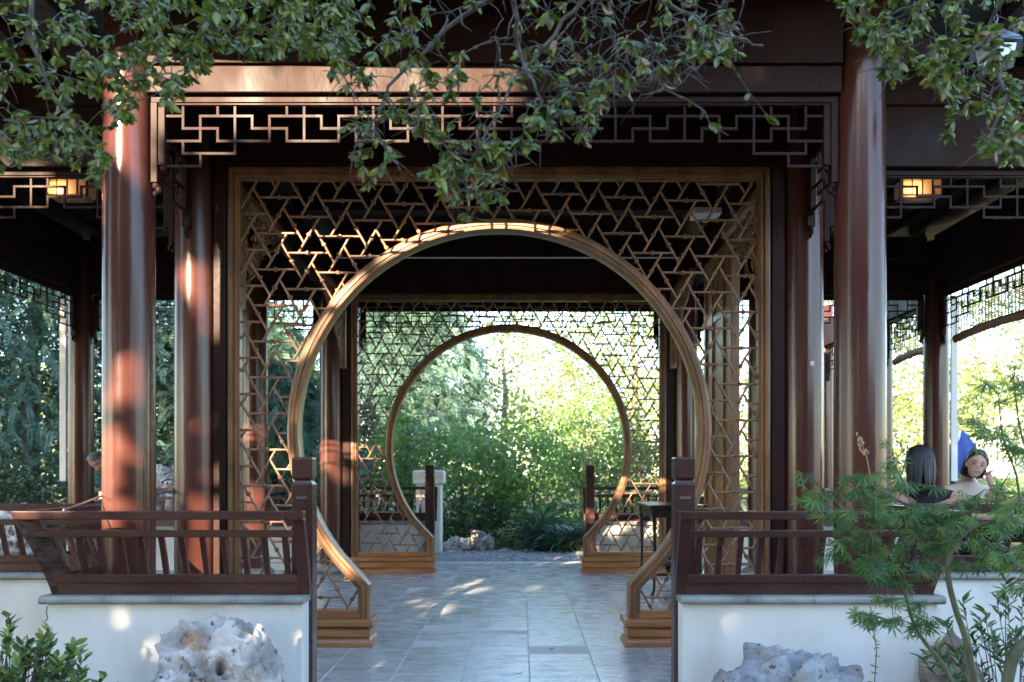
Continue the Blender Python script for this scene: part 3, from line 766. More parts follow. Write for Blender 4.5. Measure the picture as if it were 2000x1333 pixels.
# ------------------------------------------------------------------ people
import bmesh
def person(label, J, chains, head, hair, regions, skin=None, loc=(0,0,0)):
    """J: joints {name:(pos,r)}; chains of names; head dict(c, f=facing angle from +y clockwise, tilt, r); one continuous body by voxel remesh"""
    skin = skin or M_SKIN
    p = empty('person', loc, label, 'person')
    mb = MB()
    names=list(J); vs=[Vector(J[n][0]) for n in names]; ed=[]
    for c in chains:
        for a,b in zip(c,c[1:]): ed.append((names.index(a),names.index(b)))
    me=bpy.data.meshes.new('tmp'); me.from_pydata(vs,ed,[]); o=bpy.data.objects.new('tmp',me); COL.objects.link(o)
    sk=o.modifiers.new('s','SKIN'); 
    for i,n in enumerate(names):
        r=J[n][1]; me.skin_vertices[0].data[i].radius=(r,r) if not isinstance(r,tuple) else r
    me.skin_vertices[0].data[0].use_root=True
    ss=o.modifiers.new('ss','SUBSURF'); ss.levels=2; ss.render_levels=2
    dg=bpy.context.evaluated_depsgraph_get(); m1=bpy.data.meshes.new_from_object(o.evaluated_get(dg)); bpy.data.objects.remove(o)
    bm=bmesh.new(); bm.from_mesh(m1)
    # head: cranium, jaw, nose, ears, brow in the same skin
    HM=Matrix.Translation(head['c'])@Matrix.Rotation(-head['f'],4,'Z')@Matrix.Rotation(head.get('tilt',0),4,'Y')@Matrix.Rotation(head.get('nod',0),4,'X')@Matrix.Scale(.88,4)
    def blob(c,r,s):
        t=bmesh.new(); bmesh.ops.create_icosphere(t,subdivisions=3,radius=r)
        for v in t.verts: v.co=HM@Vector((c[0]+v.co.x*s[0],c[1]+v.co.y*s[1],c[2]+v.co.z*s[2]))
        mm=bpy.data.meshes.new('t'); t.to_mesh(mm); t.free(); bm.from_mesh(mm); bpy.data.meshes.remove(mm)
    blob((0,-.01,.03),.095,(.82,1.0,.98)); blob((0,.022,-.035),.072,(.80,.86,1.05)); blob((0,.062,-.085),.026,(1,.8,.8))
    blob((0,.088,-.012),.0105,(1,1.2,.9)); blob((0,.083,.008),.008,(1,1,2.2)); blob((.078,-.005,-.01),.02,(.4,.8,1.3)); blob((-.078,-.005,-.01),.02,(.4,.8,1.3))
    blob((0,.079,-.052),.016,(1.4,.6,.7))
    m2=bpy.data.meshes.new('body'); bm.to_mesh(m2); bm.free()
    o=bpy.data.objects.new('body',m2); COL.objects.link(o); rm_=o.modifiers.new('r','REMESH'); rm_.mode='VOXEL'; rm_.voxel_size=.009
    sm=o.modifiers.new('sm','SMOOTH'); sm.factor=.5; sm.iterations=2
    dg=bpy.context.evaluated_depsgraph_get(); m3=bpy.data.meshes.new_from_object(o.evaluated_get(dg)); o.modifiers.clear(); o.data=m3; o.parent=p; m3.shade_smooth()
    # clothes by the nearest bone
    m3.materials.append(skin); mats=[skin]
    seg=[(names[a],names[b],vs[a],vs[b]) for a,b in ed]
    for k,(mm,_) in enumerate(regions): m3.materials.append(mm)
    inv=HM.inverted()
    S_A=np.array([s[2] for s in seg]); S_B=np.array([s[3] for s in seg]); nf=len(m3.polygons)
    cen=np.empty(nf*3); m3.polygons.foreach_get('center',cen); cen=cen.reshape(-1,3)
    d=S_B-S_A; t=np.clip(((cen[:,None,:]-S_A)*d).sum(-1)/((d*d).sum(-1)),0,1); dist=np.linalg.norm(cen[:,None,:]-(S_A+t[...,None]*d),axis=-1); near=dist.argmin(1)
    hc=np.array(head['c']); hd=np.linalg.norm(cen-hc,axis=1)
    idx=np.zeros(nf,dtype=np.int32)
    for k,(mm,bones) in enumerate(regions):
        ids=[i for i,s in enumerate(seg) if (s[0],s[1]) in bones]
        idx[np.isin(near,ids)&(hd>.14)]=k+1
    m3.polygons.foreach_set('material_index',idx)
    # eyes, brows, lips
    for sx in (-1,1):
        e=MB(); e.ball(HM@Vector((sx*.030,.0765,.004)),.0075,1.3,.6,.5,8,6); e.build('eye',M_BLACK,p,smooth=True)
        b=MB(); b.tube([HM@Vector((sx*.016,.088,.026)),HM@Vector((sx*.032,.084,.031)),HM@Vector((sx*.047,.070,.026))],[.0014,.0018,.001],5); b.build('eyebrow',M_HAIR,p)
    l=MB(); l.tube([HM@Vector((-.02,.083,-.052)),HM@Vector((0,.092,-.053)),HM@Vector((.02,.083,-.052))],[.002,.005,.002],6); l.build('lips',M_LIP,p,smooth=True)
    # hair: a cap of the skull plus hanging locks
    h=MB(); hb=hair; m_=hb.get('m',M_HAIR); rings=[]; nseg=20
    def hp(x,y,z): return HM@Vector((x,y,z))
    vs_=[];fs_=[];M1=9
    for i in range(M1+1):
        a=i/M1*R(hb.get('cap',105))
        for j in range(nseg):
            b=2*math.pi*j/nseg; 
            # face opening: keep the cap short in front
            front=max(0,math.cos(b)); aa=a*(1-front*hb.get('fr',.50))
            r=.1*(1+.03*math.sin(7*b))
            vs_.append(hp(r*.88*math.sin(aa)*math.sin(b),-.012+r*1.08*math.sin(aa)*math.cos(b),.032+r*1.05*math.cos(aa)))
    for i in range(M1):
        for j in range(nseg): fs_.append((i*nseg+j,(i+1)*nseg+j,(i+1)*nseg+(j+1)%nseg,i*nseg+(j+1)%nseg))
    h.add(vs_,fs_)
    Lh=hb.get('len',0)
    if Lh:
        rnd=random.Random(5)
        for k in range(46):
            b=R(hb.get('a0',70)+(360-2*hb.get('a0',70))*k/45)
            x=.086*math.sin(b); y=-.012+.1*math.cos(b); L=Lh*rnd.uniform(.85,1.05)
            w=rnd.uniform(-.012,.012); h.tube([hp(x*.3,y*.3-.01,.128),hp(x*.8,y*.8,.105),hp(x*1.04,y*1.02,.04),hp(x*1.02+w,y*1.08,-.05),hp(x*.85+w*2,y*1.05-.02,-.05-L*.5),hp(x*.5+w*3,y*.95-.02,-.04-L)],[.008,.012,.013,.012,.010,.003],5)
    elif hb.get('bun'):
        h.ball(hp(0,-.125,.02),.04)
    h.build('hair',m_,p,smooth=True)
    return p,HM
def hand(J,chains,name,wrist,dirv,up,curl=.5,sc=1.0):
    """palm and five bent fingers added to the joint set"""
    d=Vector(dirv).normalized(); u=Vector(up).normalized(); s=d.cross(u).normalized(); w=Vector(wrist)
    J[name+'palm']=(w+d*.055*sc,(.034*sc,.017*sc))
    chains.append([name,name+'palm'])
    for k,(off,L) in enumerate(((-.027,.062),(-.009,.074),(.009,.07),(.026,.055))):
        b=w+d*.085*sc+s*off*sc; c=curl
        p1=b+(d*math.cos(c)+u*-math.sin(c))*L*.5*sc; p2=p1+(d*math.cos(2*c)-u*math.sin(2*c))*L*.5*sc
        for i,q in enumerate((b,p1,p2)): J[f'{name}f{k}{i}']=(q,.0085*sc-.0008*i)
        chains.append([name+'palm']+[f'{name}f{k}{i}' for i in range(3)])
    b=w+d*.03*sc-s*.034*sc; p1=b+(d*.7-s*.5-u*.2)*.032*sc; p2=p1+(d*.9-u*.3)*.028*sc
    for i,q in enumerate((b,p1,p2)): J[f'{name}t{i}']=(q,.0095*sc-.001*i)
    chains.append([name+'palm']+[f'{name}t{i}' for i in range(3)])
def sitter(P0,face,lean_,arms,seat=.5,knees=.42,headpos=None):
    """seated skeleton; P0 pelvis xy, face = angle clockwise from +y"""
    f=Vector((math.sin(face),math.cos(face),0)); s=Vector((f.y,-f.x,0)); b=Vector((P0[0],P0[1],seat+.10)); up=Vector((0,0,1))
    ax=(up*math.cos(lean_)+f*math.sin(lean_))
    J={'pelvis':(b,(.135,.105)),'waist':(b+ax*.17,(.105,.08)),'chest':(b+ax*.34,(.125,.09)),'collar':(b+ax*.44,(.085,.06)),'neck':(b+ax*.50,.045),'nape':(b+ax*.56,.045)}
    ch=[['pelvis','waist','chest','collar','neck','nape']]
    for k,sg in (('L',-1),('R',1)):
        sh=b+ax*.425+s*sg*.165
        J['sh'+k]=(sh,.048); J['el'+k]=(Vector(arms[k][0]),.034); J['wr'+k]=(Vector(arms[k][1]),.023)
        ch.append(['collar','sh'+k,'el'+k,'wr'+k])
        hand(J,ch,'wr'+k,arms[k][1],arms[k][2],arms[k][3],arms[k][4] if len(arms[k])>4 else .4,.9)
        J['hip'+k]=(b+s*sg*.09+Vector((0,0,-.01)),.085); kn=b+f*.42+s*sg*.11; kn.z=seat+.06; J['kn'+k]=(kn,.055)
        an=kn+f*.03; an.z=.09; J['an'+k]=(an,.036); to=an+f*.16; to.z=.04; J['to'+k]=(to,(.038,.028))
        ch.append(['pelvis','hip'+k,'kn'+k,'an'+k,'to'+k])
    return J,ch,b+ax*.66+f*.02
def TORSO(J): return [('pelvis','waist'),('waist','chest'),('chest','collar'),('collar','shL'),('collar','shR'),('collar','neck')]
SLEEVE=[('shL','elL'),('shR','elR')]
LEGS=[('pelvis','hipL'),('pelvis','hipR'),('hipL','knL'),('hipR','knR'),('knL','anL'),('knR','anR')]
# woman with long black hair, back to the camera, forearm along the railing
J,ch,hc=sitter((2.86,5.72),R(18),-.12,{'L':((2.66,5.46,.83),(2.86,5.27,.965),(1,.0,.05),(0,0,1),.2),'R':((3.06,5.42,.88),(3.22,5.22,.965),(1,.05,0),(0,0,1),.3)},seat=.44)
person('woman with long black hair seated with her back to the camera, elbow on the railing',J,ch,dict(c=Vector((2.80,5.66,1.185)),f=R(28),tilt=.0),dict(len=.20,cap=100,fr=.30),[(M_TOPB,TORSO(J)),(M_TOPB,LEGS)])
# woman facing the camera with her chin on her hand
J,ch,hc=sitter((3.54,6.52),R(188),.16,{'L':((3.68,6.12,.80),(3.56,6.19,1.04),(-.25,.1,1),(0,1,0),1.0),'R':((3.34,6.14,.80),(3.50,6.0,.80),(.9,-.2,0),(0,0,1),.4)},seat=.46)
person('woman in a cream top facing the camera, resting her chin on her hand',J,ch,dict(c=Vector((3.50,6.27,1.175)),f=R(200),tilt=-.24,nod=0),dict(len=.07,cap=112,fr=.52,a0=118),[(M_TOPW,TORSO(J)+SLEEVE),(M_TOPB,LEGS)])
# person in black at the right edge
J,ch,hc=sitter((3.99,6.12),R(230),.06,{'L':((4.1,5.78,.76),(3.9,5.72,.80),(-1,0,0),(0,0,1),.4),'R':((3.80,6.1,.78),(3.66,5.95,.80),(-1,-.2,0),(0,0,1),.4)},seat=.46)
person('person in a black shirt at the right edge behind the maple leaves',J,ch,dict(c=Vector((3.97,6.08,1.19)),f=R(240)),dict(cap=110,fr=.45),[(M_TOPB,TORSO(J)+SLEEVE),(M_TOPB,LEGS)],skin=M_SKIN2)
# grey haired man between the left columns
J,ch,hc=sitter((-4.50,9.15),R(85),.10,{'L':((-4.3,9.36,.82),(-4.1,9.3,.74),(1,0,0),(0,0,1),.4),'R':((-4.28,8.96,.84),(-4.08,9.04,.76),(1,0,0),(0,0,1),.4)},seat=.46)
pm_,HMm=person('grey haired man in navy with sunglasses on his head, between the left columns',J,ch,dict(c=Vector((-4.40,9.12,1.22)),f=R(82)),dict(m=M_HAIRG,cap=95,fr=.5),[(M_TOPN,TORSO(J)+SLEEVE),(M_TOPB,LEGS)],skin=M_SKIN2)
sg=MB()
for sx in (-1,1): sg.ball(HMm@Vector((sx*.035,.075,.115)),.03,1,.5,.7,8,6)
sg.tube([HMm@Vector((-.085,-.02,.08)),HMm@Vector((-.06,.07,.115)),HMm@Vector((.06,.07,.115)),HMm@Vector((.085,-.02,.08))],.004,5)
sg.build('sunglasses',M_BLACK,pm_)
stool((-4.5,9.15,0),'wooden stool under the grey haired man',.0)
stool((2.86,5.72,0),'wooden stool under the woman with long black hair',.2,.44)

# ------------------------------------------------------------------ rocks
def rock(loc,size,seed,label,m,holes=6,cat='rock',sub=5,rough=1,group=None,flat=0):
    rnd=random.Random(seed); bm=bmesh.new(); bmesh.ops.create_icosphere(bm,subdivisions=sub,radius=1)
    hs=[]
    for k in range(holes):
        a=rnd.uniform(-2.6,-.5); z=rnd.uniform(-.2,.85); q=math.sqrt(max(0,1-z*z)); hs.append((Vector((q*math.cos(a),q*math.sin(a),z)),rnd.uniform(.035,.13),rnd.uniform(.3,.7)))
    off=Vector((seed*3.1,seed*1.7,seed*.9))
    for v in bm.verts:
        p=v.co.copy()
        d=1+.30*rough*(noise.noise(p*1.1+off))+.22*rough*noise.noise(p*2.4+off)-.26*rough*abs(noise.noise(p*3.1+off*2))-.13*rough*abs(noise.noise(p*6.5+off))-.06*abs(noise.noise(p*13+off))-.03*abs(noise.noise(p*27))+.04*math.sin(p.z*16+3*noise.noise(p*3))
        cellv=noise.voronoi(p*2.2+off)[0]; d+=.16*rough*(cellv[1]-cellv[0]) 
        for h,r,dep in hs:
            e=(p-h).length/r
            if e<2.2: d-=dep*math.exp(-e*e*1.2)
        v.co=p*d
        v.co.x*=size[0]; v.co.y*=size[1]; v.co.z*=size[2]
    me=bpy.data.meshes.new('rock'); bm.to_mesh(me); bm.free(); me.materials.append(m); me.shade_smooth()
    o=bpy.data.objects.new('rock',me); COL.objects.link(o); o.location=loc; o.rotation_euler.z=rnd.uniform(-.3,.3)
    return tag(o,label,cat,group)
rock(P(425,1345,4.02),(.30,.20,.36),12,'tall pitted white limestone rock in front of the left wall',M_ROCK,16,sub=6)
rock(P(505,1350,3.95),(.13,.13,.28),4,'lower pale rock leaning on the right side of the pitted limestone',M_ROCK,5)
rock(P(350,1400,3.9),(.17,.13,.24),9,'squat pale rock at the left foot of the pitted limestone',M_ROCK,5)
rock(P(1545,1395,4.0),(.34,.2,.30),23,'broad blue grey rock in front of the right wall',M_ROCKB,5,sub=6)
rock(P(1450,1420,3.9),(.2,.14,.26),27,'small grey rock at the left foot of the broad rock',M_ROCKB,3)
rock(P(1865,1345,4.25),(.15,.14,.24),31,'tawny brown rock at the right wall corner by the maple trunk',M_ROCKC,4)
rock(P(30,1060,10.2),(.40,.3,.42),41,'white garden rock standing outside the left wing railing',M_ROCK,7,rough=1.2)
rock(P(-40,1085,10.0),(.35,.3,.3),44,'low white garden rock at the left edge',M_ROCK,5)
rock(P(320,985,13.0),(.5,.35,.55),47,'white garden rock seen between the two left columns',M_ROCK,9,rough=1.3)
rock(P(893,1072,12.25),(.20,.15,.17),51,'white rock at the left of the rock edging behind the path',M_ROCK,5)
rock(P(938,1066,12.35),(.21,.16,.21),53,'rounded white rock with a dark cleft behind the path',M_ROCK,5)
rock(P(880,1086,12.05),(.11,.10,.08),55,'small white rock beside the white stone pillar foot',M_ROCK,3,sub=4)
for k,(px,py,r) in enumerate(((985,1083,.11),(1012,1085,.09),(1035,1083,.1),(1085,1050,.25))):
    rock(P(px,py,12.2+.3*(k==3)),(r*1.3,r,r*.75),60+k,('low flat pale stone right of the rounded rock','small pale stone in the middle of the rock edging','pale stone beside the first strappy clump','rounded pale boulder half hidden by strappy leaves')[k],M_ROCK,3,sub=4)

# ------------------------------------------------------------------ stone pillar, umbrella, balustrade
p_=empty('stone_pillar',(P(839,1078,11.95).x,11.95,-.03),'white fluted stone gatepost with a square cap beyond the rear gate','pillar')
mb=MB(); mb.stack(0,0,.34,.34,[(0,0),(.96,0)]); 
mb.build('shaft',M_STONE,p_,bevel=.006)
for x in (-.13,-.045,.045,.13): MB().box(x-.028,x+.028,-.185,-.165,.06,.95).build('rib',M_STONE,p_,bevel=.006)
MB().stack(0,0,.42,.42,[(.962,.05),(.985,.02),(1.0,0),(1.15,0),(1.17,.012),(1.175,.05)]).build('cap',M_STONE,p_,bevel=.004)
u=empty('patio_umbrella',P(1874,1035,14.5),'blue patio umbrella partly open beyond the right wing','umbrella')
mb=MB(); rings=[]
for r,z in ((.02,1.60),(.16,1.52),(.30,1.36),(.34,1.15),(.26,.95),(.12,.75)):
    rings.append([(r*(1+.12*math.cos(8*a))*math.cos(a)*.8,r*(1+.12*math.cos(8*a))*math.sin(a)*.8,z+.10*math.cos(a)) for a in [2*math.pi*k/32 for k in range(32)]])
mb.loft(rings,cap=False); mb.build('canopy',M_BLUE,u,smooth=True); MB().tube([(0,0,-.5),(0,0,1.7)],.025,8).build('pole',M_WHITE,u)
b_=empty('white_balustrade',P(1925,892,20),'white railing with turned balusters far behind the women','balustrade')
MB().box(-1.3,1.6,-.06,.06,.30,.38).build('rail',M_WHITE,b_); MB().box(-1.3,1.6,-.06,.06,-.5,-.42).build('rail',M_WHITE,b_)
bl=MB().lathe(0,0,[(.03,-.42),(.05,-.3),(.06,-.2),(.03,-.05),(.045,.1),(.03,.3)],8).mesh('baluster',M_WHITE,True)
for k in range(20): inst('baluster',bl,b_,Matrix.Translation((-1.2+k*.14,0,0)))

# ------------------------------------------------------------------ trees and shrubs
def cluster_pts(ells,ncl,per,sig,cull=None,shell=.55):
    out=[]
    vol=np.array([e[1][0]*e[1][1]*e[1][2] for e in ells]); vol=vol/vol.sum()
    for (c,r),w in zip(ells,vol):
        k=max(1,int(ncl*w)); d=rng.normal(size=(k,3)); d/=np.linalg.norm(d,axis=1,keepdims=True)
        rad=(shell+(1-shell)*rng.random(k)**(.5 if shell<.06 else 1))[:,None]*(1+.18*np.sin(d[:,:1]*5+d[:,1:2]*7)); cc=np.array(c)+d*rad*np.array(r)
        sg_=sig*rng.uniform(.5,1.5,size=k)
        n=rng.poisson(per,size=k); idx=np.repeat(np.arange(k),n)
        pts=cc[idx]+rng.normal(size=(len(idx),3))*sg_[idx][:,None]*np.array([1,1,.7]); out.append(pts)
    return np.concatenate(out),None
def trunk(parent,base,top,r0,m=M_BARK,limbs=6,spread=1.5,seed=1):
    rnd=random.Random(seed); base=Vector(base); top=Vector(top); mb=MB(); n=7; pts=[]
    for k in range(n):
        t=k/(n-1); pts.append(base.lerp(top,t)+Vector((rnd.uniform(-1,1),rnd.uniform(-1,1),0))*.06*(top-base).length*.4*math.sin(math.pi*t))
    mb.tube(pts,[r0*(1.25 if k==0 else 1)*(1-.75*k/(n-1)) for k in range(n)],10); mb.build('trunk',m,parent,smooth=True)
    for k in range(limbs):
        t=rnd.uniform(.3,.95); p=base.lerp(top,t); a=rnd.uniform(0,6.28); L=spread*rnd.uniform(.6,1.1)
        q=[p]; d=Vector((math.cos(a),math.sin(a),rnd.uniform(.2,.7)))
        for j in range(4): q.append(q[-1]+d*L/4+Vector((rnd.uniform(-1,1),rnd.uniform(-1,1),rnd.uniform(-.5,.8)))*L*.06)
        MB().tube(q,[r0*.4*(1-.2*j)*(1-.4*t) for j in range(5)],6).build('limb',m,parent,smooth=True)
def broadleaf(label,base,ells,ncl,per,sig,size,ratio,m,height,r0=.15,group=None,cat='tree',name='broadleaf_tree',cull=None,shell=.55,limbs=6,spread=1.5,seed=1):
    t=empty(name,base,label,cat,group)
    pts,_=cluster_pts(ells,ncl,per,sig,shell=shell)
    if cull is not None: pts=pts[cull(pts)]
    pts=pts[pts[:,2]>-.3]
    me=leaves_mesh('crown',pts-np.array(base),size,ratio,m)
    o=inst('crown',me,t); o['kind']='stuff'
    trunk(t,(0,0,-.1),(random.uniform(-.2,.2),0,height),r0,limbs=limbs,spread=spread,seed=seed)
    return t
# patches of sun: openings in the crown of the shading oaks along the sun's rays
holes=[]
hrnd=random.Random(77)
def holeP(p,r):                                # ragged openings: a loose bunch of small gaps, not one round one
    p=np.array(p)
    holes.append((p,r*.72))
    for k in range(5):
        holes.append((p+np.array([hrnd.gauss(0,.7*r),0,hrnd.gauss(0,.7*r)]),r*hrnd.uniform(.3,.65)))
def hole(px,py,Y,r): holeP(P(px,py,Y),r)
for k in range(16): 
    if k in (4,): continue
    holeP((-1.95+.13*k,4.53,3.24),.13)
for k in range(13): holeP((-1.9+.13*k,4.58,3.02),.12 if k<7 else .10)
holeP((-1.95,4.5,2.85),.11)
for x,z in ((-4.2,3.05),(-3.9,3.02),(-3.65,3.0),(-3.4,3.02),(-3.1,3.0)): holeP((x,5.5,z),.15)
for a in ((238,655,4.48,.055),(222,700,4.48,.035),(225,745,4.48,.06),(240,775,4.48,.05),(205,800,4.48,.06),(215,835,4.48,.05),(190,830,4.48,.04),(250,870,4.48,.035),(228,900,4.48,.035),(215,690,4.48,.03),
          (390,545,5.44,.13),(395,590,5.44,.12),(418,560,5.5,.06),(420,620,5.5,.07),(385,850,5.44,.12),(380,900,5.44,.13),(385,960,5.44,.12),(375,1010,5.44,.15),(380,1060,5.44,.15),(400,1100,5.44,.14),(420,1060,5.5,.10),(420,1110,5.5,.08),
          (602,690,5.5,.12),(630,650,5.5,.07),(655,615,5.5,.12),(680,580,5.5,.07),(705,560,5.5,.05),(590,720,5.5,.08),(575,800,5.5,.06),(560,900,5.5,.07),(620,1050,5.5,.09),(650,1090,5.5,.08),(690,1120,5.5,.05),(500,970,9.0,.16),(495,1030,9.0,.14),(540,1040,5.5,.05),(535,890,5.5,.06),
          (205,1212,4.3,.06),(225,1225,4.3,.05),(280,1275,4.3,.03),(300,1290,4.3,.03),(585,1240,4.3,.03),(1372,1240,4.3,.06),(1402,1272,4.3,.035),(1465,1250,4.3,.045),(1440,1235,4.3,.03),
          (930,1155,8.02,.15),(895,1160,7.85,.10),(1040,1149,8.2,.09),(1290,1060,7.9,.08),(430,1215,3.95,.05),(380,1235,3.95,.04),(1560,1290,3.95,.04)):
    hole(a[0],a[1],a[2],a[3]*(.5 if a[2] in (4.3,3.95) else 1.45 if a[2]==4.48 else 1.15 if a[2]==5.44 else .7 if a[2]>7.5 and a[2]<8.5 else 1))
SDn=np.array(SD)
def cull_oak(pts):
    keep=np.ones(len(pts),bool)
    for c,r in holes:
        d=pts-c; t=d@SDn; perp=np.linalg.norm(d-t[:,None]*SDn,axis=1)
        keep&=~((perp<r+.04)&(t>0))
    # clear of the camera's own view
    keep&=~((pts[:,1]>-1.2))
    return keep
def shade_oak(label,lat,dist,r,ncl,seed,zoff=0,size=.13):
    h=Vector((math.cos(R(SUN_AZ)),-math.sin(R(SUN_AZ)),0))
    c=Vector((0,5,1.7))+SD*dist+h*lat+Vector((0,0,zoff))
    c.z-=.45; ells=[((c.x,c.y,c.z),(r,r*.7,r*.76))]
    t=broadleaf(label,(c.x,c.y-.3,-.35),ells,ncl,34,.42,size,.6,M_OAKD,c.z+1,.35,'live oaks behind the photographer',cull=cull_oak,shell=.05,limbs=9,spread=2.6,seed=seed,name='oak_tree')
    return c
OAKS=[shade_oak('broad live oak straight behind the camera whose boughs reach over it',-2.3,12.5,3.5,2600,1),
 shade_oak('live oak standing close on the right behind the camera',2.3,12.8,3.5,2600,3),
 shade_oak('live oak standing far to the left behind the camera',-7.0,12.5,3.6,2200,2),
 shade_oak('live oak standing far to the right behind the camera',7.0,13.2,3.6,2200,4)]
# a leafy tree off to the left shading the conifers
def side_shade(label,x,y,z,r,seed):
    broadleaf(label,(x,y,-.3),[((x,y,z),(r,r,r*.9))],700,34,.5,.2,.6,M_OAKD,z,.3,'trees left of the pavilion',shell=.1,limbs=7,spread=2.5,seed=seed,name='oak_tree')
side_shade('live oak left of the pavilion shading the conifers',-13.5,2.5,7.0,4.0,5)
side_shade('second live oak farther left of the pavilion',-18.5,3.5,7.5,4.0,6)
# unseen hedge trees added behind the camera to block low sky light
for k in range(7):
    x=-15+5*k
    broadleaf(('unseen hedge tree added behind the camera to block sky light, %s of the row'%('first','second','third','fourth','fifth','sixth','last')[k]),(x,-11,-.35),[((x,-11,1.6),(3.0,1.3,2.2))],700,30,.4,.2,.6,M_OAKD,2.5,.12,'unseen hedge trees added to block sky light',shell=.05,limbs=5,spread=1.5,seed=40+k,name='sky_block_tree')
# conifers
def conifer(label,base,H,Rb,nspray,m=M_CONI,group='feathery dark conifers left of the pavilion',seed=1,low=.0,size=.085):
    t=empty('conifer_tree',base,label,'tree',group); nspray=int(nspray*1.5)
    u=rng.random(nspray)**.8; z=low+u*(H-low); a=rng.random(nspray)*2*math.pi
    rad=Rb*(1-(z/H))**.6*(.55+.45*rng.random(nspray)**.4)*(1+.22*np.sin(3*a+z*2.2)+.15*np.sin(7*a+5*z))
    c=np.stack([rad*np.cos(a),rad*np.sin(a),z],1)
    out=np.stack([np.cos(a),np.sin(a),np.zeros(nspray)],1)
    ax=out*rng.uniform(.5,1,size=(nspray,1))+rng.normal(size=(nspray,3))*.4+np.array([0,0,-.25]); ax/=np.linalg.norm(ax,axis=1,keepdims=True)
    sd=np.cross(ax,rng.normal(size=(nspray,3))*.35+np.array([0,0,1])); sd/=np.linalg.norm(sd,axis=1,keepdims=True)
    L=rng.uniform(.22,.5,size=nspray); K=13
    P_=[];A_=[];S_=[]
    for k in range(K):
        tt=(k+.5)/K
        for sgn in (-1,1):
            p=c+ax*(L*tt)[:,None]+np.array([0,0,-1])*(L*tt*tt*.35)[:,None]
            d=ax*.75+sd*sgn*.8; P_.append(p); A_.append(d); S_.append(size*(1-.6*abs(tt-.35))*np.ones(nspray)*rng.uniform(.8,1.3,size=nspray))
    me=leaves_mesh('crown',np.concatenate(P_),np.concatenate(S_),.30,m,axis=np.concatenate(A_),nrm=np.tile(np.cross(ax,sd),(2*K,1)),fold=.1)
    o=inst('crown',me,t); o['kind']='stuff'
    # dark inner boughs
    n=int(nspray*2.2); u=rng.random(n); z=low+u*(H-low); a=rng.random(n)*6.283; rad=Rb*(1-z/H)**.6*.62*rng.random(n)**.5
    me=leaves_mesh('inner_foliage',np.stack([rad*np.cos(a),rad*np.sin(a),z],1),.13,.4,m); o=inst('inner_foliage',me,t); o['kind']='stuff'
    trunk(t,(0,0,-.2),(0,0,H*.95),.16,limbs=10,spread=Rb*.7,seed=seed)
conifer('broad feathery conifer filling the gap left of the first column',(-8.3,14.6,-.1),9.5,2.6,7500,seed=1)
conifer('feathery conifer at the left edge beyond the left wing',(-11.8,15.2,-.1),9,2.9,6000,seed=2)
conifer('shorter feathery conifer between the left columns',(-5.5,15.6,-.1),5.9,1.9,4200,seed=3)
conifer('young conifer seen through the left side of the near lattice',(-3.9,13.9,-.05),3.6,1.3,2400,seed=4)
conifer('dark spreading conifer seen in the upper left of the rear arch',(-2.3,17.3,0),5.9,2.3,3600,group='dark trees beyond the rear gate',seed=5,low=.8)
conifer('low teal conifer between the two right columns',(5.9,16.2,0),2.4,1.3,1600,group=None,seed=6)
def bush(label,c,r,ncl,per,sig,size,m,group=None,name='leafy_bush',cat='bush',ratio=.55,h=None,shell=.5,zc=None,seed=1,r0=.03):
    z=zc if zc is not None else r[2]*.9
    return broadleaf(label,(c[0],c[1],-.05),[((c[0],c[1],z),r)],ncl,per,sig,size,ratio,m,h or z*1.5,r0,group,cat,name,shell=shell,limbs=7,spread=r[0],seed=seed)
G1='bright green bushes beyond the rear gate'
bush('light green broad leaved bush filling the left of the rear arch',(-.75,13.6),(1.0,.8,1.0),105,24,.19,.11,M_MID,G1,zc=.95,seed=2)
bush('rounded green bush in the middle of the rear arch',(.35,13.9),(1.0,.8,.95),105,24,.19,.10,M_MID,G1,zc=.95,seed=3)
bush('yellow green bush behind the right railing of the rear porch',(1.9,14.2),(1.0,.8,1.0),110,30,.18,.095,M_YEL,G1,zc=1.0,seed=4)
bush('low dark green bush at the foot of the white stone pillar',(-.6,12.95),(.65,.35,.42),70,30,.12,.06,M_DK,None,zc=.35,seed=5)
bush('tall big leaved sapling at the left rim of the rear arch',(-1.75,13.1),(.55,.5,1.0),45,22,.13,.11,M_MID,None,zc=1.25,seed=6,ratio=.75)
bush('dark green bush behind the far left porch railing',(-2.6,12.6),(.8,.6,.9),90,30,.2,.08,M_DK,None,zc=.7,seed=7)
# slope of low planting that closes the view behind the bushes
G2='sunlit trees behind the garden'
def tree(label,x,y,z,r,ncl,per,sig,size,m,seed,group=G2,shell=.5,r0=.14): 
    return broadleaf(label,(x,y,-.05),[((x,y,z),r)],ncl,per,sig,size,.6,m,z+r[2]*.5,r0,group,seed=seed,shell=shell,limbs=8,spread=r[0]*.8)
tree('sunlit yellow green tree in the upper right of the rear arch',3.0,20.5,3.9,(2.6,2,2.2),190,36,.32,.11,M_YEL,11,shell=.35)
tree('sunlit yellow green tree behind the middle of the rear arch',-.2,23,3.6,(2.6,2,2.6),190,36,.34,.12,M_YEL,12)
tree('mid green tree behind the centre of the arch',1.5,18.3,1.7,(1.6,1.2,1.3),130,34,.25,.09,M_MID,13)
tree('tall airy tree left of the rear arch',-4.6,21,5.0,(2.6,2,3.0),170,34,.38,.12,M_YEL,14)
tree('airy yellow tree between the right columns',7.6,18.5,3.7,(1.5,1.4,3.0),160,34,.28,.10,M_YEL,15,shell=.2)
tree('pale airy tree behind the right wing blinds',11.0,17.5,4.3,(2.4,2,2.2),170,32,.30,.10,M_YEL,16,shell=.3)
tree('sunlit tree over the blue umbrella',14.0,19.5,3.6,(2.6,2,2.8),200,34,.34,.11,M_YEL,17,shell=.3)
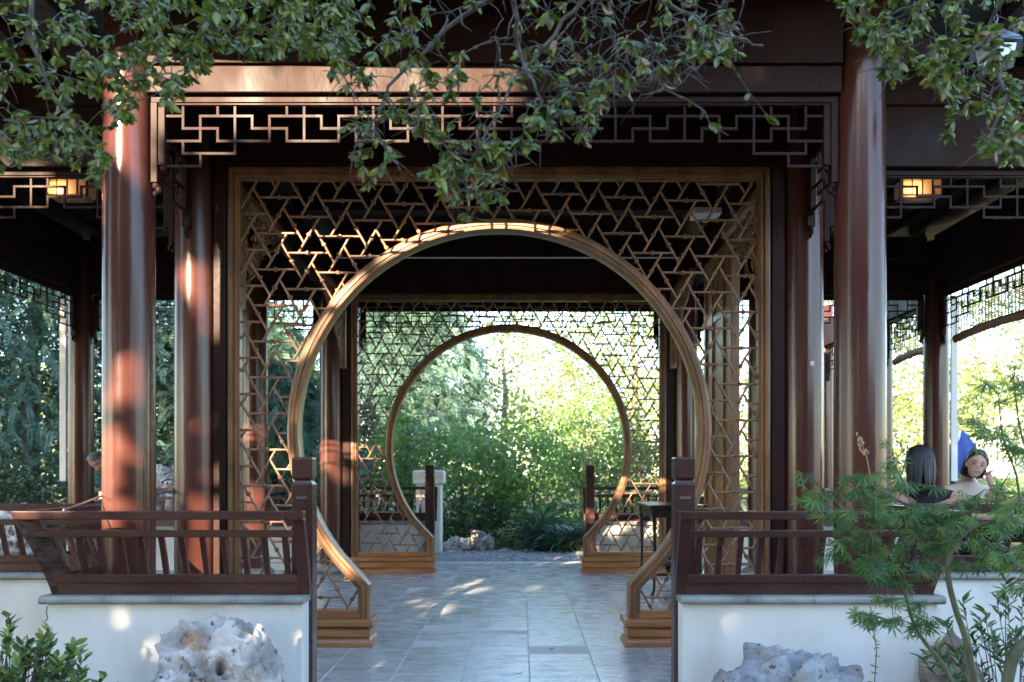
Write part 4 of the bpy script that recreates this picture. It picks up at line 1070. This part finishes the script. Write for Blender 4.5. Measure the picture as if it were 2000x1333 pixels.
tree('green tree at the right edge beyond the right wing',17,20,2.8,(3,2,3),200,34,.36,.12,M_MID,18)
tree('bright tree behind the far left conifers',-7.8,23,5.4,(2.4,2,3.4),170,34,.36,.12,M_YEL,19)
G3='low hedge bushes beyond the right wing'
for k,(x,y,l) in enumerate(((5.2,14.6,'low hedge bush left of the large right column'),(7.1,14.4,'low hedge bush right of the large right column'),(9.0,14.9,'low hedge bush in front of the umbrella'),(11.2,15.3,'low hedge bush behind the seated women'),(13.5,16,'low hedge bush at the right edge'))):
    bush(l,(x,y),(1.2,.7,.62),100,34,.2,.075,M_YEL if k%2 else M_MID,G3,zc=.45,seed=20+k)
# low plants left
bush('low dark bush behind the garden rocks on the left',(-7.6,12.2),(1.6,.8,.8),120,30,.22,.08,M_DK,None,zc=.5,seed=31)
bush('dark green bush behind the railing between the left columns',(-5.0,13.2),(1.0,.6,.8),90,30,.2,.08,M_DK,None,zc=.5,seed=32)
# far wood closing the horizon
pts=[]
for k in range(46):
    x=-52+k*2.3+random.uniform(-1,1); y=random.uniform(33,42); r=random.uniform(2.2,3.6); 
    p,_=cluster_pts([((x,y,random.uniform(1.5,3.4)),(r,r*.8,r*1.1))],60,30,.5); pts.append(p)
me=leaves_mesh('far_wood',np.concatenate(pts),.26,.6,M_YEL); o=inst('far_wood',me); tag(o,'pale sunlit wood far behind the garden','trees',kind='stuff')
# ground cover lawn
n=26000; gx=rng.uniform(-16,18,n); gy=rng.uniform(12.3,24,n); keep=~((gx>-6)&(gx<5)&(gy<12.4)); gx=gx[keep];gy=gy[keep]
gp_=np.stack([gx,gy,np.full(len(gx),-.04)],1); me=leaves_mesh('ground_cover',gp_,.14,.22,M_MID,axis=rng.normal(size=(len(gx),3))*.5+np.array([0,0,1])); o=inst('ground_cover',me); tag(o,'rough green ground cover under the garden trees','ground cover',kind='stuff')

# ------------------------------------------------------------------ strappy plants
def strap_mesh():
    mb=MB(); L=.5; w=.022; vs=[]; N=6
    for k in range(N+1):
        t=k/N; x=L*(t*.75+.12*t*t); z=L*(.95*t-.85*t*t); ww=w*(1-t**2.5)+.0015
        vs+= [(x,-ww/2,z+.004),(x,0,z-.003),(x,ww/2,z+.004)]
    fs=[]
    for k in range(N):
        a=k*3; fs+=[(a,a+3,a+4,a+1),(a+1,a+4,a+5,a+2)]
    mb.add(vs,fs); return mb.mesh('blade',M_STRAP,True)
SM=strap_mesh()
def strap_plant(loc,n,sc,label):
    t=empty('strappy_plant',loc,label,'plant','dark strappy clumps behind the path')
    for k in range(n):
        a=random.uniform(0,6.283); s=sc*random.uniform(.7,1.2); tilt=random.uniform(-.9,.1)
        inst('blade',SM,t,Matrix.Translation((random.uniform(-.05,.05),random.uniform(-.05,.05),0))@Matrix.Rotation(a,4,'Z')@Matrix.Rotation(tilt,4,'Y')@Matrix.Diagonal((s,s*1.1,s,1)))
for px,py,Y,n,sc,l in ((1045,1078,12.4,120,1.35,'dark strappy plant beside the low pale stones'),(1088,1085,12.15,120,1.3,'dark strappy plant in front of the rounded pale boulder'),(1125,1083,12.2,110,1.3,'dark strappy plant against the right newel post'),(1060,1060,12.8,100,1.55,'taller strappy plant rising behind the other clumps'),(1165,1080,12.3,80,1.2,'strappy plant hidden behind the far right newel')):
    strap_plant(P(px,py,Y),n,sc,l)

# ------------------------------------------------------------------ near foliage: leaves as single pieces
def oak_leaf(m,cup=.12,L=1,w=.5,dry=0):
    vs=[];fs=[]; N=5
    for k in range(N+1):
        t=k/N; ww=w*.5*(math.sin(math.pi*min(1,t**.8*.93+.035)))**.75; x=t*L; z=-cup*L*(t-.2)**2-.0
        if dry: z+=.22*math.sin(t*5+dry)*L*.5
        vs+=[(x,-ww,z-cup*ww*1.2+ (dry and .12*math.sin(3*t+dry))),(x,0,z+cup*.25),(x,ww,z-cup*ww*1.2)]
    for k in range(N): a=k*3; fs+=[(a,a+3,a+4,a+1),(a+1,a+4,a+5,a+2)]
    return MB().add(vs,fs).mesh('leaf',m,True)
OAKL=[oak_leaf(M_OAK,.15),oak_leaf(M_OAK,.35,w=.46),oak_leaf(M_OAK,-.1,w=.55)]
M_O2=M_OAK.copy(); 
def tinted(base,name,c1):
    m=bpy.data.materials.new(name)
    return mat(name,c1,.30,transl=.22,coat=.2)
oak_cols=[tinted(None,'oak_leaf_a',(.075,.125,.022)),tinted(None,'oak_leaf_b',(.145,.205,.034)),tinted(None,'oak_leaf_c',(.23,.29,.046)),tinted(None,'oak_leaf_d',(.32,.34,.06))]
OAKL=[oak_leaf(c,cup,w=w) for c in oak_cols for cup,w in ((.15,.5),(.38,.44),(-.1,.55))]
DEADL=[oak_leaf(M_DEAD,.3,w=.5,dry=d) for d in (1,2.3)]
def mesh_arrays(me):
    v=np.empty(len(me.vertices)*3); me.vertices.foreach_get('co',v); return v.reshape(-1,3),[tuple(p.vertices) for p in me.polygons]
def joined(name,items,parent,m):
    """items: (mesh, matrix) joined into one stuff part"""
    if not items: return
    V=[];Fc=[];k=0
    cache={}
    for me,M in items:
        if me.name not in cache: cache[me.name]=mesh_arrays(me)
        v,f=cache[me.name]; A=np.array(M); V.append(v@A[:3,:3].T+A[:3,3]); Fc+= [tuple(i+k for i in p) for p in f]; k+=len(v)
    mm=bpy.data.meshes.new(name); mm.from_pydata(np.concatenate(V).tolist(),[],Fc); mm.materials.append(m); mm.shade_smooth()
    o=inst(name,mm,parent); o['kind']='stuff'; return o
def interp(x,tab):
    for (a,ya),(b,yb) in zip(tab,tab[1:]):
        if a<=x<=b: return ya+(yb-ya)*(x-a)/(b-a)
    return -100
def leaf_matrix(p,d,roll,s):
    d=Vector(d).normalized(); up=Vector((random.gauss(0,.5),random.gauss(0,.5)-.3,1)); y=up.cross(d)
    if y.length<.01: y=Vector((0,1,0))
    y.normalize(); z=d.cross(y)
    M=frame(Vector(p),d,y,z)@Matrix.Rotation(roll,4,'X')@Matrix.Diagonal((s,s,s,1)); return M
def place_leaves(parent,items,m,name='leaf',anchor=None):
    random.shuffle(items)
    items=sorted(items,key=lambda q:-np.linalg.norm(np.array(q[1].col[0][:3]))/max(.5,q[1].translation.y))
    for me,M in items[:300]: inst(name,me,parent,M)
    rest=items[300:]
    groups={}
    for me,M in rest: groups.setdefault(me.materials[0].name,[]).append((me,M))
    for k,v in groups.items(): joined('small_leaves',v,parent,bpy.data.materials[k])
def bough(label,table,xr,nt,stems,Yr,leafy,seed,extra=(),bare=0,dead=.02,ymin=-60):
    rnd=random.Random(seed); random.seed(seed)
    b=empty('oak_bough',(0,0,0),label,'oak bough','live oak boughs hanging over the eaves')
    wood=MB(); nodes=[]
    for st in stems:
        pts=[P(px,py,Y) for px,py,Y in st]; r=[.0085-.0055*k/(len(pts)-1) for k in range(len(pts))]
        # refine
        fine=[];rr=[]
        for i in range(len(pts)-1):
            for j in range(5): t=j/5; fine.append(pts[i].lerp(pts[i+1],t)+Vector((rnd.uniform(-1,1),rnd.uniform(-1,1),rnd.uniform(-1,1)))*.006); rr.append(r[i]*(1-t)+r[i+1]*t)
        fine.append(pts[-1]); rr.append(r[-1]); wood.tube(fine,rr,7); nodes+=fine
    targets=[]
    for k in range(nt):
        x=rnd.uniform(*xr); ym=interp(x,table); 
        y=rnd.uniform(ymin,ym) if rnd.random()<.75 else rnd.uniform(max(ymin,ym-110),ym)
        targets.append((P(x,y,rnd.uniform(*Yr)),rnd.random()<leafy(x,y)))
    for x,y,Y in extra: targets.append((P(x,y,Y),True))
    targets.sort(key=lambda t:-t[0].z)
    items=[];deaditems=[]
    for tp,lf in targets:
        best=min(nodes,key=lambda n:(n-tp).length+ (3*max(0,tp.z+.02-n.z)))
        d=tp-best; L=d.length
        if L<.02: continue
        seg=max(3,int(L/.06)); pts=[]; jx=Vector((rnd.uniform(-1,1),rnd.uniform(-1,1),rnd.uniform(.2,1)))*L*.16
        for j in range(seg+1):
            t=j/seg; pts.append(best+d*t+jx*math.sin(math.pi*t)+Vector((rnd.uniform(-1,1),rnd.uniform(-1,1),rnd.uniform(-1,1)))*.005*(0<j<seg))
        r0=.0022 if L<.25 else .0032; wood.tube(pts,[r0*(1-.5*j/seg) for j in range(seg+1)],5)
        nodes+=pts[1::2]
        dirv=(pts[-1]-pts[-2]).normalized()
        if bare:
            for q in range(rnd.randint(0,2*bare)):
                j=rnd.randint(1,seg); a=pts[j]; e=Vector((rnd.uniform(-1,1),rnd.uniform(-1,1),rnd.uniform(-1,.4))).normalized()*rnd.uniform(.03,.11)
                wood.tube([a,a+e*.5+Vector((0,0,.004)),a+e],[.0016,.0013,.001],4)
        if not lf: continue
        def put(p,dd,s):
            M=leaf_matrix(p,dd,rnd.uniform(-.9,.9),s)
            if rnd.random()<dead: deaditems.append((rnd.choice(DEADL),M))
            else:
                w=rnd.random(); c=0 if w<.3 else 1 if w<.68 else 2 if w<.94 else 3
                items.append((OAKL[c*3+rnd.randint(0,2)],M))
        for q in range(rnd.randint(5,8)):
            a=rnd.uniform(0,6.28); e=Vector((math.cos(a),math.sin(a)*.9,rnd.uniform(-.8,.5))).normalized()
            put(pts[-1]-dirv*rnd.uniform(0,.016),(dirv*.8+e).normalized(),rnd.uniform(.023,.041))
        for j in range(max(1,seg//2),seg):
            if rnd.random()<.75:
                e=Vector((rnd.uniform(-1,1),rnd.uniform(-1,1),rnd.uniform(-1,.5))).normalized(); put(pts[j],e,rnd.uniform(.018,.034))
    w=wood.build('branch',M_TWIG,b,smooth=True); w['kind']='stuff'
    place_leaves(b,items,M_OAK)
    for me,M in deaditems: inst('dead_leaf',me,b,M)
    return b
O0=OAKS[0]
def feed(px,Y):                                    # bough runs back over the camera to its oak
    return None
b1=bough('dense leafy oak bough hanging over the upper left corner',[(-60,340),(0,330),(60,295),(130,320),(190,355),(225,260),(280,190),(330,205),(380,165),(430,95),(500,105),(620,115),(690,120)],(-50,690),500,
   [[(-60,-220,2.2),(60,-60,2.5),(200,-10,2.6),(330,30,2.6)],[(60,-60,2.5),(60,80,2.5),(110,200,2.5),(180,280,2.45)],[(200,-90,2.5),(420,-60,2.7),(640,-40,2.8)]],(2.25,2.95),lambda x,y:.95,1)
b2=bough('twiggy oak bough hanging in the middle over the near gate',[(640,120),(700,330),(730,345),(770,320),(800,260),(850,370),(910,415),(970,400),(1010,350),(1060,270),(1110,280),(1160,270),(1200,210),(1260,200),(1310,180),(1340,150),(1400,120),(1520,110)],(640,1450),520,
   [[(1250,-220,2.3),(1200,-60,2.4),(1100,40,2.45),(1000,170,2.45),(930,300,2.45)],[(1200,-60,2.4),(1290,0,2.45),(1400,60,2.5),(1490,90,2.5)],[(1100,-60,2.4),(900,30,2.6),(760,170,2.6),(720,260,2.6)],[(1000,-40,2.3),(1010,90,2.4),(1060,200,2.4)]],(2.2,2.85),
   lambda x,y: .26 if (x>1190 or (x>900 and y<130)) else .68,2,extra=((720,365,2.5),(740,330,2.5),(1385,262,2.35),(1390,250,2.35),(910,425,2.5),(1500,230,2.4)),bare=1,dead=.06)
b3=bough('leafy oak bough hanging over the upper right corner',[(1650,30),(1690,90),(1720,150),(1760,160),(1800,140),(1840,200),(1880,230),(1920,300),(1960,320),(2060,300)],(1650,2060),270,
   [[(2080,-220,2.3),(1990,-40,2.5),(1930,50,2.6),(1880,120,2.6)],[(1990,-40,2.5),(1850,-20,2.6),(1740,30,2.6)],[(1930,50,2.6),(1960,180,2.5),(1930,290,2.5)]],(2.3,3.0),lambda x,y:.85,3,
   extra=((1860,240,2.5),(1850,265,2.5),(1940,300,2.5),(1955,285,2.5),(1700,40,2.6)),dead=.05,bare=1)
for b,(px,py,Y) in ((b1,(-60,-220,2.2)),(b2,(1250,-220,2.3)),(b3,(2080,-220,2.3))):
    a=P(px,py,Y); e=Vector((O0.x,O0.y+.2,O0.z-.6)); n=9; pts=[]
    for k in range(n+1):
        t=k/n; p=a.lerp(e,t); p.z+=1.1*math.sin(math.pi*t); pts.append(p)
    MB().tube(pts,[.009+.07*(k/n) for k in range(n+1)],8).build('limb',M_BARK,b,smooth=True)

# maple
def palmate(m,droop=.15):
    vs=[(0,0,0)];fs=[]
    for a,L in ((-118,.45),(-78,.72),(-38,.92),(0,1.0),(38,.92),(78,.72),(118,.45)):
        a=R(a); d=(math.cos(a),math.sin(a)); n=(-d[1],d[0]); w=.06*L+.012; k=len(vs)
        for t,ww,z in ((.18,w*.45,0),(.5,w,-.02),(.72,w*.62,-.05)):
            zz=z-droop*L*L*t*t
            vs+=[(d[0]*L*t+n[0]*ww,d[1]*L*t+n[1]*ww,zz),(d[0]*L*t-n[0]*ww,d[1]*L*t-n[1]*ww,zz)]
        vs.append((d[0]*L,d[1]*L,-droop*L*L-.03))
        fs+=[(0,k+1,k),(k,k+1,k+3,k+2),(k+2,k+3,k+5,k+4),(k+4,k+5,k+6)]
    return MB().add(vs,fs).mesh('leaf',m)
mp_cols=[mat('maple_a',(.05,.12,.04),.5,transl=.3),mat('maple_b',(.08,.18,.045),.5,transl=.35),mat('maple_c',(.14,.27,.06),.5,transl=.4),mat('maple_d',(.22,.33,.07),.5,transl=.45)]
MAPL=[palmate(c,d) for c in mp_cols for d in (.12,.35)]
random.seed(11); rnd=random.Random(11)
def sapling(label,trunks,clusters,Yr,seed,leafsize=(.032,.056),bright=.3,name='maple_sapling'):
    rnd=random.Random(seed); random.seed(seed)
    t=empty(name,(0,0,0),label,'maple'); nodes=[]; wood=MB()
    for tr,r0,r1 in trunks:
        pts=[P(*q) for q in tr]; fine=[]
        for i in range(len(pts)-1):
            for j in range(4):
                a=pts[max(i-1,0)];b=pts[i];c=pts[i+1];d=pts[min(i+2,len(pts)-1)]; u=j/4
                fine.append(.5*((2*b)+(c-a)*u+(2*a-5*b+4*c-d)*u*u+(-a+3*b-3*c+d)*u**3))
        fine.append(pts[-1]); m=len(fine); mb=MB().tube(fine,[r0+(r1-r0)*k/(m-1) for k in range(m)],9); mb.build('trunk',M_MTRUNK,t,smooth=True); nodes+=fine[m//3:]
    items=[]; tg=[]
    for cx,cy,r,n in clusters:
        for k in range(int(n*.47)):
            a=rnd.uniform(0,6.283); q=1.25*r*math.sqrt(rnd.random()); tg.append(P(cx+q*1.25*math.cos(a),cy+q*.8*math.sin(a),rnd.uniform(*Yr)))
    rnd.shuffle(tg)
    tg.sort(key=lambda p:min((n-p).length for n in nodes))
    for tp in tg:
        best=min(nodes,key=lambda n:(n-tp).length+max(0,n.z-tp.z)*.4); d=tp-best; L=d.length
        if L<.015: continue
        seg=max(3,int(L/.05)); jx=Vector((rnd.uniform(-1,1),rnd.uniform(-1,1),rnd.uniform(0,1)))*L*.12
        pts=[best+d*(j/seg)+jx*math.sin(math.pi*j/seg) for j in range(seg+1)]
        wood.tube(pts,[.0022*(1-.55*j/seg) if L<.2 else .0032*(1-.6*j/seg) for j in range(seg+1)],5); nodes+=pts[1:]
        for p in pts[max(1,seg-2):]:
            for q in range(rnd.choice((1,2,2))):
                a=rnd.uniform(0,6.28); e=Vector((math.cos(a),math.sin(a),rnd.uniform(-.6,.2))).normalized(); pp=p+e*.012
                wood.tube([p,pp],[.0008,.0007],4)
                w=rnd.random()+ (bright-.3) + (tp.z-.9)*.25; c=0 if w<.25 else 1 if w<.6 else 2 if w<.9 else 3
                d2=Vector(e); z=Vector((rnd.gauss(0,.45),rnd.gauss(0,.45)-.55,.8)).normalized(); y=z.cross(d2).normalized(); z=d2.cross(y)
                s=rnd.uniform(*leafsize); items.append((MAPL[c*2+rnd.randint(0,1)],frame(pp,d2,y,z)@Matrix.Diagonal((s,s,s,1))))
    wood.build('branch',M_MTRUNK,t,smooth=True)['kind']='stuff'; place_leaves(t,items,None); return t
sapling('slender maple with finely cut leaves in front of the right railing',
  [([(1880,1390,3.0),(1850,1312,3.05),(1812,1262,3.1),(1788,1225,3.1),(1770,1170,3.1),(1760,1110,3.1),(1742,1050,3.1),(1725,985,3.1),(1705,930,3.1)],.0085,.0028),([(1760,1110,3.1),(1700,1060,3.1),(1640,1000,3.1),(1590,970,3.1)],.004,.002),([(1760,1110,3.1),(1800,1040,3.05),(1850,1000,3.0)],.004,.002),([(1725,985,3.1),(1760,930,3.1),(1775,860,3.1)],.003,.0015)],
  [(1615,965,50,34),(1690,985,60,50),(1755,955,55,34),(1700,1045,62,60),(1760,1065,70,62),(1735,1120,50,36),(1810,1035,50,34),(1638,1085,26,8),(1590,985,22,8),(1745,1190,46,30),(1795,1215,40,24),(1700,925,32,12),(1775,865,30,10),(1850,1000,40,20)],(2.85,3.3),5)
sapling('arching maple with bright cut leaves at the right edge',
  [([(1915,1400,2.9),(1890,1262,2.9),(1868,1195,2.9),(1852,1130,2.9),(1856,1080,2.9),(1885,1042,2.9),(1930,1022,2.9),(1995,1015,2.9)],.0115,.007),([(1960,1400,2.8),(1972,1310,2.8),(1995,1262,2.8),(2060,1200,2.8)],.02,.016),([(1995,1015,2.9),(1985,930,2.9),(1960,860,2.9),(1950,770,2.9)],.005,.002),([(2060,1200,2.8),(2040,1000,2.9),(1995,850,2.95),(1980,740,3)],.008,.002)],
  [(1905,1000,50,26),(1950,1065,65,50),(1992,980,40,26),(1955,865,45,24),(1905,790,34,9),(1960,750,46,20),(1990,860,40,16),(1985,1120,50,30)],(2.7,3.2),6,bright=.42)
# dry seed stalk and thin weed in front of the right wall
w=empty('dry_stalk',(0,0,0),'thin dry seed stalk standing in front of the large right column','dry stalk')
pts=[P(1712,985,3.3),P(1700,930,3.3),P(1692,890,3.3),P(1678,858,3.3),P(1674,850,3.3)]; mb=MB().tube(pts,[.0022,.002,.0018,.0015,.001],5)
for k in range(14): q=pts[2].lerp(pts[4],k/14)+Vector((random.uniform(-.012,.012),0,random.uniform(-.01,.01))); mb.ball(q,.006,.6,.6,1.3,6,4)
mb.build('stem',M_BAMB,w)
w=empty('climbing_weed',(0,0,0),'thin upright weed with heart leaves in front of the right white wall','weed')
pts=[P(1710,1400,4.0),P(1708,1330,4.0),P(1712,1270,4.0),P(1705,1225,4.0),P(1700,1185,4.0)]; MB().tube(pts,.0025,5).build('stem',M_SHR,w)
for k in range(30):
    q=random.random()*4; i=min(3,int(q)); p=pts[i].lerp(pts[i+1],q-i); a=random.uniform(0,6.28); inst('leaf',OAKL[random.choice((3,6,9))],w,leaf_matrix(p,(math.cos(a),math.sin(a),random.uniform(-.2,.5)),random.uniform(-1,1),random.uniform(.02,.04)))
# a few dry leaves lying on the floor
spots=[(-.55,5.1),(.35,5.4),(.9,6.1),(-.2,6.9),(.6,7.4),(-.8,8.1),(.15,4.75)]
words=['near the left newel post','just inside the opening','beside the right gate plinth','in the middle of the room','short of the sun patch','left of the sun patch','nearest the camera']
for (x,y),wd in zip(spots,words):
    o=inst('fallen_leaf',random.choice(DEADL),None,Matrix.Translation((x,y,.006))@Matrix.Rotation(random.uniform(0,6.28),4,'Z')@Matrix.Diagonal((.04,.04,.02,1)))
    tag(o,'curled brown leaf lying on the slate floor '+wd,'fallen leaf','dry leaves on the floor')
# leafy shrubs near the camera
def near_shrub(label,c,r,n,leafsize,cols,seed,name='glossy_shrub',meshes=None):
    rnd=random.Random(seed); random.seed(seed); t=empty(name,(c[0],c[1],-.35),label,'shrub'); wood=MB(); items=[]; off=Vector((c[0],c[1],-.35))
    for k in range(n):
        d=Vector((rnd.gauss(0,1),rnd.gauss(0,1),abs(rnd.gauss(0,1))*.9)).normalized(); tip=Vector((d.x*r[0],d.y*r[1],d.z*r[2]))*rnd.uniform(.72,1.04)
        tip=tip+Vector((0,0,.0)); base=Vector((rnd.uniform(-.08,.08),rnd.uniform(-.08,.08),0)); mid=base.lerp(tip,.55)+Vector((0,0,.05)); pts=[base,mid,tip]
        wood.tube(pts,[.004,.0028,.0015],5); dv=(tip-mid).normalized()
        for q in range(rnd.randint(9,13)):
            u=q/11; p=tip-dv*.11*u; a=rnd.uniform(0,6.28); e=Vector((math.cos(a),math.sin(a),rnd.uniform(-.1,.6))).normalized()
            items.append((rnd.choice(meshes[cols[0]:cols[1]]) if u>.25 or rnd.random()<.5 else rnd.choice(meshes[-3:]),leaf_matrix(p,(dv*.6+e).normalized(),rnd.uniform(-.7,.7),rnd.uniform(*leafsize)*(1.1-.3*u))))
    wood.build('stems',M_TWIG,t)['kind']='stuff'; place_leaves(t,[(a,b) for a,b in items],None)
    return t
sh_cols=[mat('shrub_a',(.045,.10,.032),.28,coat=.2,transl=.12),mat('shrub_b',(.085,.17,.045),.28,coat=.2,transl=.15),mat('shrub_c',(.22,.33,.08),.35,transl=.25)]
SHL=[oak_leaf(c,cup,w=w) for c in sh_cols for cup,w in ((.1,.48),(.25,.42),(-.15,.5))]
near_shrub('glossy green shrub in the lower left corner before the left wall',(-2.04,3.62),(.60,.36,.84),480,(.034,.050),(1,8),21,meshes=SHL)
near_shrub('small glossy shrub sprawling at the foot of the left wall',(-1.62,3.75),(.34,.25,.46),150,(.030,.042),(0,6),22,meshes=SHL)
NAN=[oak_leaf(c,.2,w=.26) for c in sh_cols for _ in (0,)]
near_shrub('dark narrow leaved shrub behind the maple trunks at the right',(2.45,4.0),(.46,.35,1.0),110,(.045,.065),(0,2),23,meshes=NAN,name='narrow_leaved_shrub')
near_shrub('low dark shrub in the lower right corner',(2.05,3.35),(.35,.3,.50),70,(.04,.055),(0,2),24,meshes=NAN,name='narrow_leaved_shrub')
